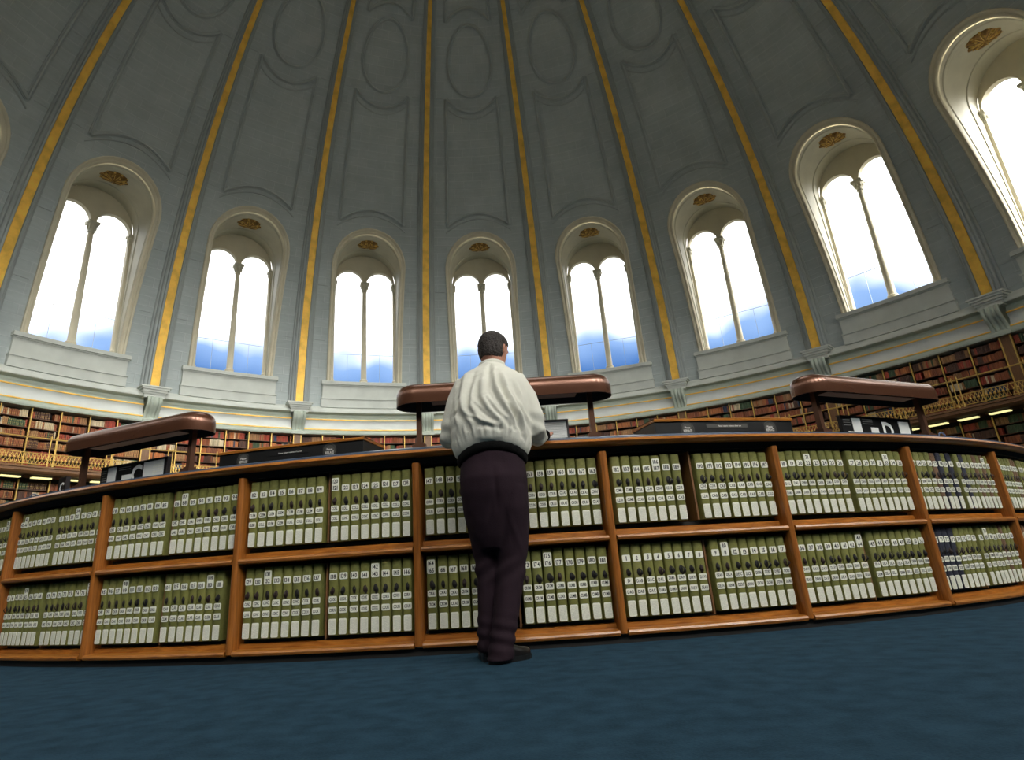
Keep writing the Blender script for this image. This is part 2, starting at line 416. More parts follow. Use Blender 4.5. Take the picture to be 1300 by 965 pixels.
def window_parts(root):
    # raised architrave on the dome face
    mb = MB(); path = arch_path(WI, ZS, ZSPR)
    prof = [(0, -.06), (0, .05), (.03, .09), (.07, .09), (.085, .06), (.13, .06), (.15, .11), (.21, .13), (.25, .10), (.26, -.03)]
    mb.grid([[P_x(x+nx*d, z+nz*d, h) for d, h in prof] for x, z, nx, nz in path], 0)
    mb.build('architrave', M['cream'], root, smooth=40)
    # splayed reveal and soffit, stepped once
    mb = MB(); rows = []
    for x, z, nx, nz in path:
        y0 = P_x(x, z)[1]; row = []
        dep = GY-y0
        for f, off in ((0, 0), (.10, 0), (.12, -.03), (.16, -.03), (.18, 0), (.70, 0), (.715, -.035), (.80, -.035), (.815, 0), (1, 0)):
            row.append((x+nx*off, y0+dep*f+.0, z+nz*off))
        rows.append(row)
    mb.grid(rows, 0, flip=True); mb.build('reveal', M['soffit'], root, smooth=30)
    # arcade wall: two round-headed lights
    mb = MB(); LX0, LX1, LS = .11, 1.60, 16.22; lr = (LX1-LX0)/2; lc = (LX0+LX1)/2
    def low(x):
        x = abs(x)
        return LS+math.sqrt(max(lr*lr-(x-lc)**2, 0)) if LX0 <= x <= LX1 else LS
    xs = sorted(set([-WI, WI, 0]+[sx*(lc+lr*math.cos(PI*k/20)) for k in range(21) for sx in (-1, 1)]))
    YA, YB = GY, GY+.22
    top = [(x, YA, arch_z(x)) for x in xs]; bot = [(x, YA, low(x)) for x in xs]
    mb.grid([bot, [((a[0]+b[0])/2, YA, (a[2]+b[2])/2) for a, b in zip(bot, top)], top], 0)
    mb.grid([bot, [(x, YB, z) for x, _, z in bot]], 0)
    for s in (-1, 1):                           # raised ring round each light
        pr = [(.0, 0), (0, .035), (.05, .035), (.06, 0)]
        mb.grid([[(s*lc+(lr+d)*math.cos(PI*k/20), YA-h, LS+(lr+d)*math.sin(PI*k/20)) for d, h in pr] for k in range(21)], 0)
        x0, x1 = sorted((s*LX1, s*(WI+.02)))
        mb.box(x0, x1, YA-.01, YB, ZS, LS, 0)
    mb.box(-WI, WI, YA-.02, YB, ZS-.02, ZS+.05, 0)
    mb.build('arcade_wall', M['cream'], root, smooth=30)
    # columns
    for x in (0, -WI+.02, WI-.02):
        r = .135 if x == 0 else .10
        mb = MB(); mb.lathe([(r*1.75, ZS), (r*1.75, ZS+.10), (r*1.45, ZS+.14), (r*1.6, ZS+.22), (r*1.2, ZS+.27), (r*1.15, ZS+.35), (r*.95, ZS+3.2), (r*.82, 15.72)], 16, (x, GY+.06, 0))
        c = mb.build('column', M['cream'], root, smooth=40)
        mb = MB(); mb.lathe([(r*.82, 15.70), (r*1.1, 15.73), (r*1.1, 15.78), (r*.95, 15.80), (r*1.25, 15.92), (r*1.15, 15.96), (r*1.7, 16.08), (r*1.75, 16.11)], 12, (x, GY+.06, 0))
        mb.box(x-r*1.75, x+r*1.75, GY+.06-r*1.75, GY+.06+r*1.75, 16.11, 16.235)
        for q in range(8):
            an = 2*PI*q/8; mb.lathe([(.01, 15.85), (.035, 15.95), (.03, 16.06), (.01, 16.09)], 5, (x+r*1.35*math.cos(an), GY+.06+r*1.35*math.sin(an), 0))
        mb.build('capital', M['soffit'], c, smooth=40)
    # glass and its bars
    mb = MB(); yg = GY+.16
    xs2 = [WI*math.cos(PI*k/24) for k in range(24, -1, -1)]
    for s in (-1, 1):
        sel = [x for x in xs2 if x*s >= -1e-6]
        mb2 = MB(); mb2.grid([[(x, yg, ZS) for x in sel], [(x, yg, arch_z(x)-.02) for x in sel]], 0)
        gl = mb2.build('window_pane', M['glass'], root)
        b = MB()
        for zz in (12.0, 13.9):
            b.box(min(s*.08, s*1.6), max(s*.08, s*1.6), yg-.012, yg+.012, zz-.007, zz+.007)
        b.box(s*.86-.006, s*.86+.006, yg-.01, yg+.01, ZS, 12.0)
        b.build('glazing_bar', M['bar'], gl)
    md = link('medallion', ME_MED, root); md.location = (0, 19.95, 17.96)
    # sill panel under the window
    mb = MB(); A5 = rad(5.85)
    def zone(z0_, z1_, push, mi, a=A5):
        n = 14; aa = [-a+2*a*k/n for k in range(n+1)]
        pr = [(z0_, -.05), (z0_, push), (z1_, push), (z1_, -.05)]
        mb.grid([[((dome_r(z)-p)*math.sin(q), (dome_r(z)-p)*math.cos(q), z) for q in aa] for z, p in pr], mi)
        for e in (-a, a):
            mb.add([((dome_r(z)-p)*math.sin(e), (dome_r(z)-p)*math.cos(e), z) for z, p in pr], [(0, 1, 2, 3)], mi)
    zone(8.90, 9.32, .20, 0, A5+rad(.10)); zone(9.32, 9.38, .25, 0, A5+rad(.16)); zone(9.37, 10.06, .12, 0); zone(10.04, 10.10, .17, 0, A5+rad(.08)); zone(10.09, 10.22, .25, 0, A5+rad(.2)); zone(10.215, 10.27, .21, 0, A5+rad(.16))
    mb.build('sill', M['paint'], root, smooth=30)
M['bar'] = plain('glazing_bar_paint', (.55, .62, .70, 1), .5)
ME_MED = medallion_mesh()
win0 = thing('window_1', kind='structure'); window_parts(win0)
WN = []
vis = [-4.5, -3.5, -2.5, -1.5, -.5, .5, 1.5, 2.5, 3.5, 4.5, 5.5]
allk = vis+[5.5+i for i in range(1, 10)]
for i, k in enumerate(allk):
    w = win0 if i == 0 else copy_tree(win0)
    w.name = 'window_%d' % (i+1); w.rotation_euler = (0, 0, -rad(PHI0+18*k))
    if 1 <= i <= 10: w['label'] = 'tall round-arched twin window, %s from the left of the dome wall' % ORD(i-1)

# ---- ribs, gold strips, corbels (local frame at bearing)
def rib_parts(root):
    def sweep(prof, mi, mb, t0, t1, n=40):
        rows = []
        for k in range(n+1):
            tt = t0+(t1-t0)*k/n; r = R*math.cos(tt); z = Z0+HD*math.sin(tt)
            nx, nz = math.cos(tt)*HD, math.sin(tt)*R; L = math.hypot(nx, nz); nx /= L; nz /= L
            sc = .45+.55*r/R
            row = []
            for a, h in prof:
                rr = r-nx*h*sc; row.append((rr*math.sin(rad(a)), rr*math.cos(rad(a)), z-nz*h*sc))
            rows.append(row)
        mb.grid(rows, mi)
    t0 = math.asin((8.95-Z0)/HD); t1 = math.asin((Z_TOP-.2-Z0)/HD)
    mb = MB(); sweep([(-1.42, -.05), (-1.42, .06), (-1.3, .10), (-1.16, .10), (-1.12, .20), (-.98, .24), (-.82, .24), (-.78, .34), (-.6, .36), (-.54, .30), (.54, .30), (.6, .36), (.78, .34), (.82, .24), (.98, .24), (1.12, .20), (1.16, .10), (1.3, .10), (1.42, .06), (1.42, -.05)], 0, mb, t0, t1)
    mb.build('rib_moulding', M['rib'], root, smooth=30)
    mb = MB(); sweep([(-.50, .29), (-.50, .335), (.50, .335), (.50, .29)], 0, mb, t0, t1)
    mb.build('gold_strip', M['gold'], root, smooth=30)
    # corbel: moulded cap and scrolled bracket
    mb = MB()
    for z0_, z1_, hw, pr in ((8.93, 9.0, .62, .78), (8.84, 8.93, .56, .74), (8.74, 8.84, .50, .68), (8.66, 8.74, .46, .62), (8.50, 8.66, .42, .58)):
        mb.box(-hw, hw, R-pr, R-.0, z0_, z1_)
    mb.build('corbel_cap', M['paint'], root)
    mb = MB()
    side = []
    for k in range(15):
        f = k/14; z = 8.52-1.0*f
        y = R-.40-.30*math.cos(f*PI*.5)**1.2-.06*math.sin(f*PI*2)
        side.append((y, z))
    for x0, x1, e in ((-.30, -.17, .03), (-.15, -.02, 0), (.02, .15, 0), (.17, .30, .03), (-.30, .30, -.05)):
        P = [[(x0, y-e, z), ((x0+x1)/2, y-e-.03, z), (x1, y-e, z)] for y, z in side]
        mb.grid(P, 0, flip=True)
        for x in (x0, x1):
            mb.grid([[(x, y-e, z), (x, R-.2, z)] for y, z in side], 0)
    mb.box(-.34, .34, R-.52, R-.2, 7.42, 7.54)
    mb.build('corbel', M['green_paint'], root, smooth=40)
rib0 = thing('trim_3', kind='structure'); rib_parts(rib0)
for i in range(20):
    w = rib0 if i == 0 else copy_tree(rib0)
    k = i-5
    w.name = 'trim_%d' % (3+i); w.rotation_euler = (0, 0, -rad(PHI0+18*k))
    if 1 <= i <= 9: w['label'] = 'dome rib with gold strip and corbel, %s from the left' % ORD(i-1)

# ---- panel mouldings on the dome
def dome_pt(a_deg, z, h=0):
    tt = math.asin(min(max((z-Z0)/HD, 0), 1)); r = R*math.cos(tt)
    nx, nz = math.cos(tt)*HD, math.sin(tt)*R; L = math.hypot(nx, nz)
    rr = r-nx/L*h; return (rr*math.sin(rad(a_deg)), rr*math.cos(rad(a_deg)), z-nz/L*h)
def bead(mb, pts, w=.12, h=.13, closed=False):
    # pts: (angle deg, z); a half-round bead with a fillet on the dome surface
    C3 = [Vector(dome_pt(a, z)) for a, z in pts]; n = len(C3); rows = []
    for i in range(n):
        p = C3[i]; q = C3[(i+1) % n] if closed or i < n-1 else p; o = C3[i-1] if closed or i > 0 else p
        t = (q-o).normalized(); nrm = (Vector(dome_pt(pts[i][0], pts[i][1], 1))-p).normalized(); s = t.cross(nrm).normalized()
        rows.append([tuple(p+s*w*x+nrm*h*y) for x, y in ((-.9, -.2), (-.85, .35), (-.5, .4), (-.4, .9), (0, 1.15), (.4, .9), (.5, .4), (.85, .35), (.9, -.2))])
    if closed: rows.append(rows[0])
    mb.grid(rows, 0)
def panel_parts(root):
    AH = 5.2
    mb = MB()
    def arc(zc, zm, n=16, a=AH): return [(-a+2*a*k/n, zc+(zm-zc)*(1-((2*k/n-1)**2))) for k in range(n+1)]
    def line(a0, z0_, a1, z1_, n=14): return [(a0+(a1-a0)*k/n, z0_+(z1_-z0_)*k/n) for k in range(n+1)]
    bead(mb, arc(18.52, 19.12)); bead(mb, arc(23.98, 23.48)); bead(mb, line(-AH, 18.52, -AH, 23.98)); bead(mb, line(AH, 18.52, AH, 23.98))
    mb.build('long_panel_bead', M['bead'], root, smooth=40)
    mb = MB(); bead(mb, [(4.75*math.cos(2*PI*k/48), 25.2+1.15*math.sin(2*PI*k/48)) for k in range(48)], closed=True)
    mb.build('oval_bead', M['bead'], root, smooth=40)
    mb = MB(); bead(mb, arc(26.42, 26.80)); bead(mb, line(-AH, 26.42, -AH, 28.3)); bead(mb, line(AH, 26.42, AH, 28.3)); bead(mb, line(-AH, 28.3, AH, 28.3))
    mb.build('upper_panel_bead', M['bead'], root, smooth=40)
    mb = MB(); bead(mb, arc(23.72, 23.22, a=5.5), w=.05, h=.04)
    bead(mb, arc(18.2, 18.86, a=5.6), w=.05, h=.04)
    # shallow band courses between panel and rib
    for z in (12.4, 15.2, 18.6, 21.3, 24.0, 26.6):
        for s in (-1, 1): bead(mb, line(s*5.9, z, s*7.6, z, 3), w=.025, h=.02)
    mb.build('fine_bead', M['bead'], root, smooth=40)
pan0 = thing('trim_30', kind='structure'); panel_parts(pan0)
for i in range(11):
    w = pan0 if i == 0 else copy_tree(pan0)
    w.name = 'trim_%d' % (30+i); w.rotation_euler = (0, 0, -rad(PHI0+18*(i-4.5)))
    if 1 <= i <= 9: w['label'] = 'raised panel mouldings on the dome, %s sector from the left' % ORD(i-1)

SKY_LO, SKY_HI, EXPO, GROUND, ROOFS = 2.8, 44.0, 0.0, (.17, .165, .145, 1), (.29, .275, .24, 1)
# ------------------------------------------------------------------ wall bookcases, gallery, books
UPR = [-8.5+17/6*k for k in range(7)]
RS = 21.02                                  # front of the shelves
TIER = [(5.14, 7.42, 6), (2.62, 4.72, 6), (.15, 2.40, 6)]
def cyl_box(mb, a0, a1, r0, r1, z0, z1, mi=0, n=1):
    for k in range(n):
        p, q = rad(a0+(a1-a0)*k/n), rad(a0+(a1-a0)*(k+1)/n)
        vs = [(r*math.sin(a), r*math.cos(a), z) for z in (z0, z1) for r in (r0, r1) for a in (p, q)]
        mb.add(vs, [(0, 2, 3, 1), (4, 5, 7, 6), (0, 1, 5, 4), (2, 6, 7, 3), (0, 4, 6, 2), (1, 3, 7, 5)], mi)
def case_parts(root):
    for ti, (z0, z1, n) in enumerate(TIER):
        dz = (z1-z0)/n
        for k in range(n):
            mb = MB(); cyl_box(mb, -8.5, 8.5, RS, RS+.42, z0+dz*k-.012, z0+dz*k+.012, 0, 6)
            mb.build('shelf', M['shelf_wood'], root)
        for a in UPR[1:-1]:
            mb = MB(); w = .055; cyl_box(mb, a-w, a+w, RS-.05, RS+.0, z0-.02, z1)
            cyl_box(mb, a-w*.6, a+w*.6, RS, RS+.42, z0-.02, z1, 1)
            mb.build('gilt_upright', [M['gilt_bar'], M['shelf_wood']], root)
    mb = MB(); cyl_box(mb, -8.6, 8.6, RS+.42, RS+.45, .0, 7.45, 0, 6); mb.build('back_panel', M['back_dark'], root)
    for s in (-1, 1):
        mb = MB(); a0, a1 = sorted((s*8.5, s*9.0)); cyl_box(mb, a0, a1, RS-.04, RS+.42, .0, 7.43, 0)
        pl = mb.build('pilaster', M['pilaster_wood'], root)
        mb = MB(); a0, a1 = sorted((s*8.46, s*8.58)); cyl_box(mb, a0, a1, RS-.07, RS+.0, .0, 7.43, 0)
        mb.build('gilt_edge', M['gilt_bar'], pl)
    mb = MB(); cyl_box(mb, -9, 9, RS-.12, RS+.42, 0, .14, 0, 8); cyl_box(mb, -9, 9, RS-.10, RS+.42, 2.42, 2.60, 0, 8); mb.build('plinth', M['pilaster_wood'], root)
VK = [-4.5+i for i in range(10)]
case0 = None
for i, k in enumerate(VK):
    if case0 is None: case0 = w = thing('tall_bookcase'); case_parts(w)
    else: w = copy_tree(case0)
    w.rotation_euler = (0, 0, -rad(PHI0+18*k))
    tag(w, 'tall wall bookcase with gilt uprights, %s bookcase from left round the wall' % ORD(i), 'bookcase', 'bookcases round the drum wall')

gal = thing('gallery_walkway', 'curved gallery walkway with a brown moulded edge running in front of the wall bookcases', 'gallery')
ga0, ga1 = rad(PHI0-99), rad(PHI0+91)
mb = MB(); revolve(mb, [(RS-.06, 5.10), (20.05, 5.10), (19.98, 5.08), (19.96, 5.02), (20.0, 5.0), (20.0, 4.92), (19.97, 4.90), (20.02, 4.84), (20.1, 4.80), (20.25, 4.79)], ga0, ga1, 120); mb.build('fascia', M['pilaster_wood'], gal)
mb = MB(); revolve(mb, [(20.2, 4.80), (RS-.06, 4.80), (RS-.06, 4.78), (20.2, 4.78)], ga0, ga1, 120); mb.build('deck_underside', M['shelf_wood'], gal)
def rail_parts(root):
    rr = 20.08
    def P(a, z, r=rr): return (r*sin(a), r*cos(a), z)
    for z in (5.55, 6.12):
        mb = MB(); mb.tube([P(-8.95+17.9*k/16, z) for k in range(17)], .018 if z < 6 else .026, 6); mb.build('rail', M['gilt_bar'], root)
    mb = MB(); mb.tube([P(-8.95+17.9*k/16, 5.16) for k in range(17)], .018, 6)
    n = 48
    for k in range(n):
        a = -8.9+17.8*k/n; d = 17.8/n
        for (p, q) in (((a, 5.17), (a+d, 5.54)), ((a+d, 5.17), (a, 5.54))): mb.tube([P(*p), P(*q)], .011, 4)
        c = Vector(P(a+d/2, 5.355)); mb.lathe([(.0, -.05), (.045, -.02), (.045, .02), (.0, .05)], 6, tuple(c), caps=False)
    mb.build('lattice', M['gilt_bar'], root)
    for a in (-7.2, -6.7, -1.5, -1.0, 4.2, 4.7):
        mb = MB(); mb.lathe([(.035, 5.1), (.035, 5.16), (.02, 5.2), (.02, 5.8), (.03, 5.84), (.02, 5.88), (.02, 6.12), (.035, 6.16), (.02, 6.22), (.0, 6.25)], 8, P(a, 0), caps=False)
        mb.build('standard', M['gilt_bar'], root)
rail0 = None
for i, k in enumerate(VK):
    if rail0 is None: rail0 = w = thing('gallery_railing'); rail_parts(w)
    else: w = copy_tree(rail0)
    w.rotation_euler = (0, 0, -rad(PHI0+18*k))
    tag(w, 'gilt lattice railing on the gallery before the %s wall bookcase from left' % ORD(i), 'railing', 'gilt railings along the gallery')

# lit tubes under the gallery
tl = MB(); 
tl.prism([(-.32, -.02), (.32, -.02), (.32, .02), (-.32, .02)], -.11, .11)
ME_TUBE = tl.mesh('gallery_light', M['gallery_lamp'])
hb = MB(); hb.box(-.40, .40, -.13, .13, .02, .055); ME_TH = hb.mesh('housing', M['shelf_wood'])
nl = 0
for k in (-4.5, -3.5, -2.5, 2.5, 3.5, 4.5):
    for q in range(6):
        a = PHI0+18*k+(UPR[q]+UPR[q+1])/2
        o = link('gallery_light', ME_TUBE); o.location = (20.45*sin(a), 20.45*cos(a), 4.725); o.rotation_euler = (0, 0, -rad(a))
        h = link('housing', ME_TH, o)
        side = 'left' if k < 0 else 'right'
        n_ = nl % 18+1
        tag(o, 'pale yellow light strip under the gallery, %s from the left on the %s side' % (NTH(n_), side), 'light', 'light strips under the gallery'); nl += 1

BIND = [('red', (.36, .05, .024), 5), ('chestnut brown', (.28, .078, .026), 7), ('dark brown', (.09, .035, .02), 5), ('tan', (.36, .18, .07), 4), ('cream', (.62, .50, .32), 2.2), ('dark green', (.05, .09, .04), 1.6), ('dark blue', (.03, .05, .10), .8), ('faded orange brown', (.46, .15, .04), 3)]
BINDW = [b[2] for b in BIND]
DESKLINE = [(-50, 640), (0, 634), (116, 612), (290, 590), (425, 578), (570, 568), (689, 561), (860, 553), (1099, 549), (1300, 565), (1400, 575)]
def deskline(x):
    for (x0, y0), (x1, y1) in zip(DESKLINE, DESKLINE[1:]):
        if x0 <= x <= x1: return y0+(y1-y0)*(x-x0)/(x1-x0)
    return 0
books = []
rb = random.Random(11)
for ki, k in enumerate(VK):
    base = PHI0+18*k
    for ti, (z0, z1, n) in enumerate(TIER):
        dz = (z1-z0)/n
        for row in range(n):
            for q in range(6):
                a = UPR[q]+.09; aend = UPR[q+1]-.09; run = 0; along = 0
                while a < aend-.1:
                    if run <= 0:
                        run = rb.randint(2, 11); ci = rb.choices(range(8), BINDW)[0]; bw = rb.uniform(.035, .075); bh = rb.uniform(.24, dz-.07)
                        if ti: ci = rb.choices(range(8), [2, 4, 4, 4, 2, 7, 2, 1])[0]
                        if rb.random() < .04: a += rb.uniform(.1, .5); continue
                    run -= 1
                    w_ = bw*rb.uniform(.9, 1.1); da = math.degrees(w_/RS)
                    if a+da > aend: break
                    if rb.random() < .12: c2 = rb.choices(range(8), BINDW)[0]
                    else: c2 = ci
                    aa = base+a+da/2
                    along += 1
                    books.append((aa, z0+dz*row+.012, w_*.94, bh*rb.uniform(.94, 1.04), rb.uniform(.2, .28), c2, ki, ti, n-row, q, rb.uniform(0, .035), along))
                    a += da
def metric(b):
    aa, z, w_, h, d, c, ki, ti, row, q, rec, al = b
    p = (( RS+rec)*sin(aa), (RS+rec)*cos(aa), z+h/2); x, y = proj(p)
    if not (4 < x < 1296 and y > 0): return 0
    if y > deskline(x)-3: return 0
    if 4.6 < z < 5.12: return 0
    # hidden by the lamp hoods
    for x0, x1, y0, y1 in ((90, 265, 520, 575), (502, 777, 470, 600), (1015, 1182, 470, 515), (275, 466, 556, 600), (820, 1012, 530, 560)):
        if x0 < x < x1 and y0 < y < y1: return 0
    q1 = proj((p[0]+w_/2*cos(aa), p[1]-w_/2*sin(aa), z+h)); q0 = proj((p[0]-w_/2*cos(aa), p[1]+w_/2*sin(aa), z))
    dx = (p[0]-CC.x)**2+(p[1]-CC.y)**2
    return abs((q1[0]-q0[0]))*abs(q1[1]-q0[1])
ms = sorted(range(len(books)), key=lambda i: -metric(books[i]))
single = set(ms[:300])
def book_verts(w_, h, d):
    # rounded spine towards -y
    pr = [(-w_/2, d), (-w_/2, .012), (-w_*.3, .003), (0, 0), (w_*.3, .003), (w_/2, .012), (w_/2, d)]
    return pr
def book_mesh(mat):
    mb = MB(); pr = book_verts(1, 1, 1)
    pr = [(-.5, 1), (-.5, .05), (-.33, .012), (0, 0), (.33, .012), (.5, .05), (.5, 1)]
    mb.add([(x, y, 0) for x, y in pr]+[(x, y, 1) for x, y in pr], [tuple(range(7))[::-1], tuple(range(7, 14))]+[(i, (i+1) % 7, (i+1) % 7+7, i+7) for i in range(7)], 0)
    for z in (.18, .42, .8):
        b = [(-.36, .012), (0, -.02), (.36, .012)]
        mb.add([(x, y, z) for x, y in b]+[(x, y, z+.03) for x, y in b], [(0, 1, 4, 3), (1, 2, 5, 4)], 1)
    return mb.mesh('book', [mat, M['gilt_bar']])
BM = [book_mesh(plain('binding_%s' % n.replace(' ', '_'), c+(1,), .5, noise_amt=.15, nscale=3)) for n, c, _ in BIND]
st = MB(); cols = []
for i, (aa, z, w_, h, d, c, ki, ti, row, q, rec, al) in enumerate(books):
    if i in single:
        o = link('leather_book', BM[c]); o.location = ((RS+rec)*sin(aa), (RS+rec)*cos(aa), z); o.rotation_euler = (0, 0, -rad(aa)); o.scale = (w_, d, h)
        tn = ['above gallery', 'under gallery', 'near floor'][ti]
        lb = '%s leather book, %s along the %s shelf %s, %s section, %s bookcase' % (BIND[c][0], NTH(al), ORD(row-1), tn, ORD(q), ORD(ki))
        tag(o, lb, 'book', 'leather books on the wall shelves %s' % tn)
    else:
        s_, c_ = sin(aa), cos(aa); r0 = RS+rec
        vs = []
        for zz in (z, z+h):
            for x, y in ((-w_/2, .01), (0, 0), (w_/2, .01), (w_/2, d), (-w_/2, d)):
                vs.append(((r0+y)*s_+x*c_, (r0+y)*c_-x*s_, zz))
        st.add(vs, [(0, 1, 6, 5), (1, 2, 7, 6), (2, 3, 8, 7), (4, 0, 5, 9), (5, 6, 7, 8, 9), (4, 3, 2, 1, 0)])
        v = rb.uniform(.75, 1.25); cols.append(tuple(x*v for x in BIND[c][1])+(1,))
so = st.build('massed_books', M['binding'])
ca = so.data.color_attributes.new('binding', 'FLOAT_COLOR', 'CORNER')
buf = []
for cc in cols:
    buf += list(cc)*(4*4+5*2)
ca.data.foreach_set('color', buf)
tag(so, 'rows of leather-bound books filling the wall bookcases in reds, browns and greens', 'books', kind='stuff')
# ------------------------------------------------------------------ the ring desk
def ring_loc(r, a, z=0): return (OX-r*sin(a), OY-r*cos(a), z)
def ring_thing(name, label, cat, group, r, a, z=0): return thing(name, label, cat, group, loc=ring_loc(r, a, z), rz=-rad(a))
# worktop: nosing, sloping leather strip, flat top (arc of bearings)
A_L, A_R = BAY0+5*BAY, BAY0-5*BAY
def arc_sweep(mb, prof, mi=0, n=120, aL=A_L, aR=A_R, z=0):
    mb.grid([[ring_loc(r, aL+(aR-aL)*j/n, zz) for r, zz in prof] for j in range(n+1)], mi)
    for e in (0, 1):
        a = aL if e == 0 else aR
        mb.add([ring_loc(r, a, zz) for r, zz in prof], [tuple(range(len(prof)))], mi)
wt = thing('desk_worktop', 'long curved wooden desk top with rounded front edge running over all the cabinet bays', 'worktop')
mb = MB(); arc_sweep(mb, [(7.50, 1.205), (7.64, 1.205), (7.660, 1.212), (7.672, 1.227), (7.660, 1.243), (7.64, 1.25), (7.50, 1.262)]); mb.build('front_nosing', M['oak'], wt, smooth=50)
mb = MB(); arc_sweep(mb, [(7.635, 1.249), (7.633, 1.262), (7.38, 1.318), (7.30, 1.318), (7.30, 1.22), (7.55, 1.22)]); mb.build('sloping_leather_strip', M['leather_top'], wt)
mb = MB(); arc_sweep(mb, [(7.31, 1.22), (7.31, 1.31), (6.35, 1.31), (6.30, 1.29), (6.30, 1.22)]); mb.build('desk_board', M['mahogany'], wt)

def cabinet_parts(root):
    # local frame: origin at the ring centre, bearing 0 = the bay's left divider; bay runs to bearing -BAY
    def P(r, a, z): return (-r*sin(a), -r*cos(a), z)
    def cb(mb, a0, a1, r0, r1, z0, z1, mi=0, n=6):
        for k in range(n):
            p, q = a0+(a1-a0)*k/n, a0+(a1-a0)*(k+1)/n
            vs = [P(r, a, z) for z in (z0, z1) for r in (r0, r1) for a in (p, q)]
            mb.add(vs, [(0, 2, 3, 1), (4, 5, 7, 6), (0, 1, 5, 4), (2, 6, 7, 3), (0, 4, 6, 2), (1, 3, 7, 5)], mi)
    mb = MB()
    # divider with a softly rounded front
    w = .20
    pr = [(-w, 7.25), (-w, 7.605), (-w*.8, 7.622), (-w*.4, 7.63), (0, 7.632), (w*.4, 7.63), (w*.8, 7.622), (w, 7.605), (w, 7.25)]
    mb.grid([[P(r, a, z) for a, r in pr] for z in (.055, 1.165)], 0)
    mb.build('divider', M['oak_up'], root, smooth=30)
    for z0, z1 in ((.12, .57), (.70, 1.165)):
        mb = MB(); cb(mb, -4.70, -4.80, 7.25, 7.545, z0, z1, 0, 1); mb.build('partition', M['pilaster_wood'], root)
    for z, nm in ((.0, 'bottom_rail'), (.555, 'middle_shelf')):
        mb = MB()
        n = 10; a0, a1 = -w, -BAY+w
        prof = [(7.30, z+.112), (7.538, z+.112), (7.545, z+.106), (7.548, z+.080), (7.605, z+.078), (7.628, z+.072), (7.634, z+.060), (7.628, z+.046), (7.60, z+.040), (7.30, z+.040)]
        mb.grid([[P(r, a0+(a1-a0)*j/n, zz) for r, zz in prof] for j in range(n+1)], 0)
        for a in (a0, a1): mb.add([P(r, a, zz) for r, zz in prof], [tuple(range(len(prof)))], 0)
        md_ = mb.build(nm, M['oak'], root, smooth=40); mb = MB(); cb(mb, -w, -BAY+w, 7.25, 7.50, z+.11, z+.1365, 0, 6); mb.build('shadow_gap_bearer', M['black_wood_shade'], md_)  # bearer is black to paint in the shadow gap under the volumes
    mb = MB(); cb(mb, -w, -BAY+w, 7.22, 7.25, .0, 1.2, 0, 6); cb(mb, -w, -BAY+w, 7.25, 7.56, 1.155, 1.2, 0, 6); mb.build('back_board', M['black_wood_shade'], root)
    mb = MB(); cb(mb, .0, -BAY, 7.25, 7.60, .0, .045, 0, 6); mb.build('plinth', M['black_wood_shade'], root)
    mb = MB(); cb(mb, .0, -BAY, 7.25, 7.585, 1.16, 1.206, 0, 6); mb.build('frieze_shade_board', M['black_wood_shade'], root)  # black puts the recess shadow below the desk top into the frieze colour

def nums(lo, n, dbl=()):
    out = []; k = lo
    for i in range(n):
        if i in dbl: out.append((k, k+1)); k += 2
        else: out.append((k,)); k += 1
    return out
ROWS = {
 -4: ([nums(6, 8, (3,)), nums(15, 8, (5,))], [nums(24, 8, (2,)), nums(33, 8, (6,))]),
 -3: ([nums(42, 8, (1,)), nums(51, 8, (3,))], [nums(60, 8, (4,)), nums(69, 8, (7,))]),
 -2: ([nums(78, 8), nums(86, 8, (1,))], [nums(95, 8, (3,)), nums(104, 7, (5,))]),
 -1: ([nums(112, 8), nums(120, 8, (0,))], [nums(129, 8, (2,)), nums(138, 8, (4,))]),
 0: ([nums(147, 8, (7,)), nums(156, 8)], [nums(164, 8, (0,)), nums(173, 8, (2,))]),
 1: ([nums(182, 7, (4,)), nums(190, 8)], [nums(1, 8), nums(9, 8, (1,))]),
 2: ([nums(18, 8, (3,)), nums(27, 8, (5,))], [nums(36, 8, (7,)), nums(45, 8)]),
 3: ([nums(53, 8), nums(61, 8, (6,))], [nums(70, 8), nums(78, 8, (1,))]),
 4: ([nums(87, 8, (1,)), nums(96, 8)], [nums(104, 8, (3,)), nums(113, 8)]),
}
HC = ['CAB', 'CALD', 'CAMP', 'CANT', 'CARL', 'CASS', 'CATH', 'CHAM', 'CHAR', 'CHES', 'CHIC', 'CHRI', 'CHUR', 'CLAR', 'CLEM', 'COLL', 'CONC', 'COOK', 'CORN', 'COUN', 'CRAI', 'CROM', 'CUMB', 'CZAR']
HD_ = ['D', 'DAB', 'DAC', 'DAL', 'DAMA', 'DAN', 'DARW', 'DAVI', 'DEAN', 'DELA', 'DENM', 'DESC', 'DICK', 'DION', 'DOBS', 'DONN', 'DOUG', 'DRAK', 'DUBL', 'DUMA', 'DUNN', 'DURH', 'DUTC', 'DYER']
VH, VW, VD = .435, .0625, .30
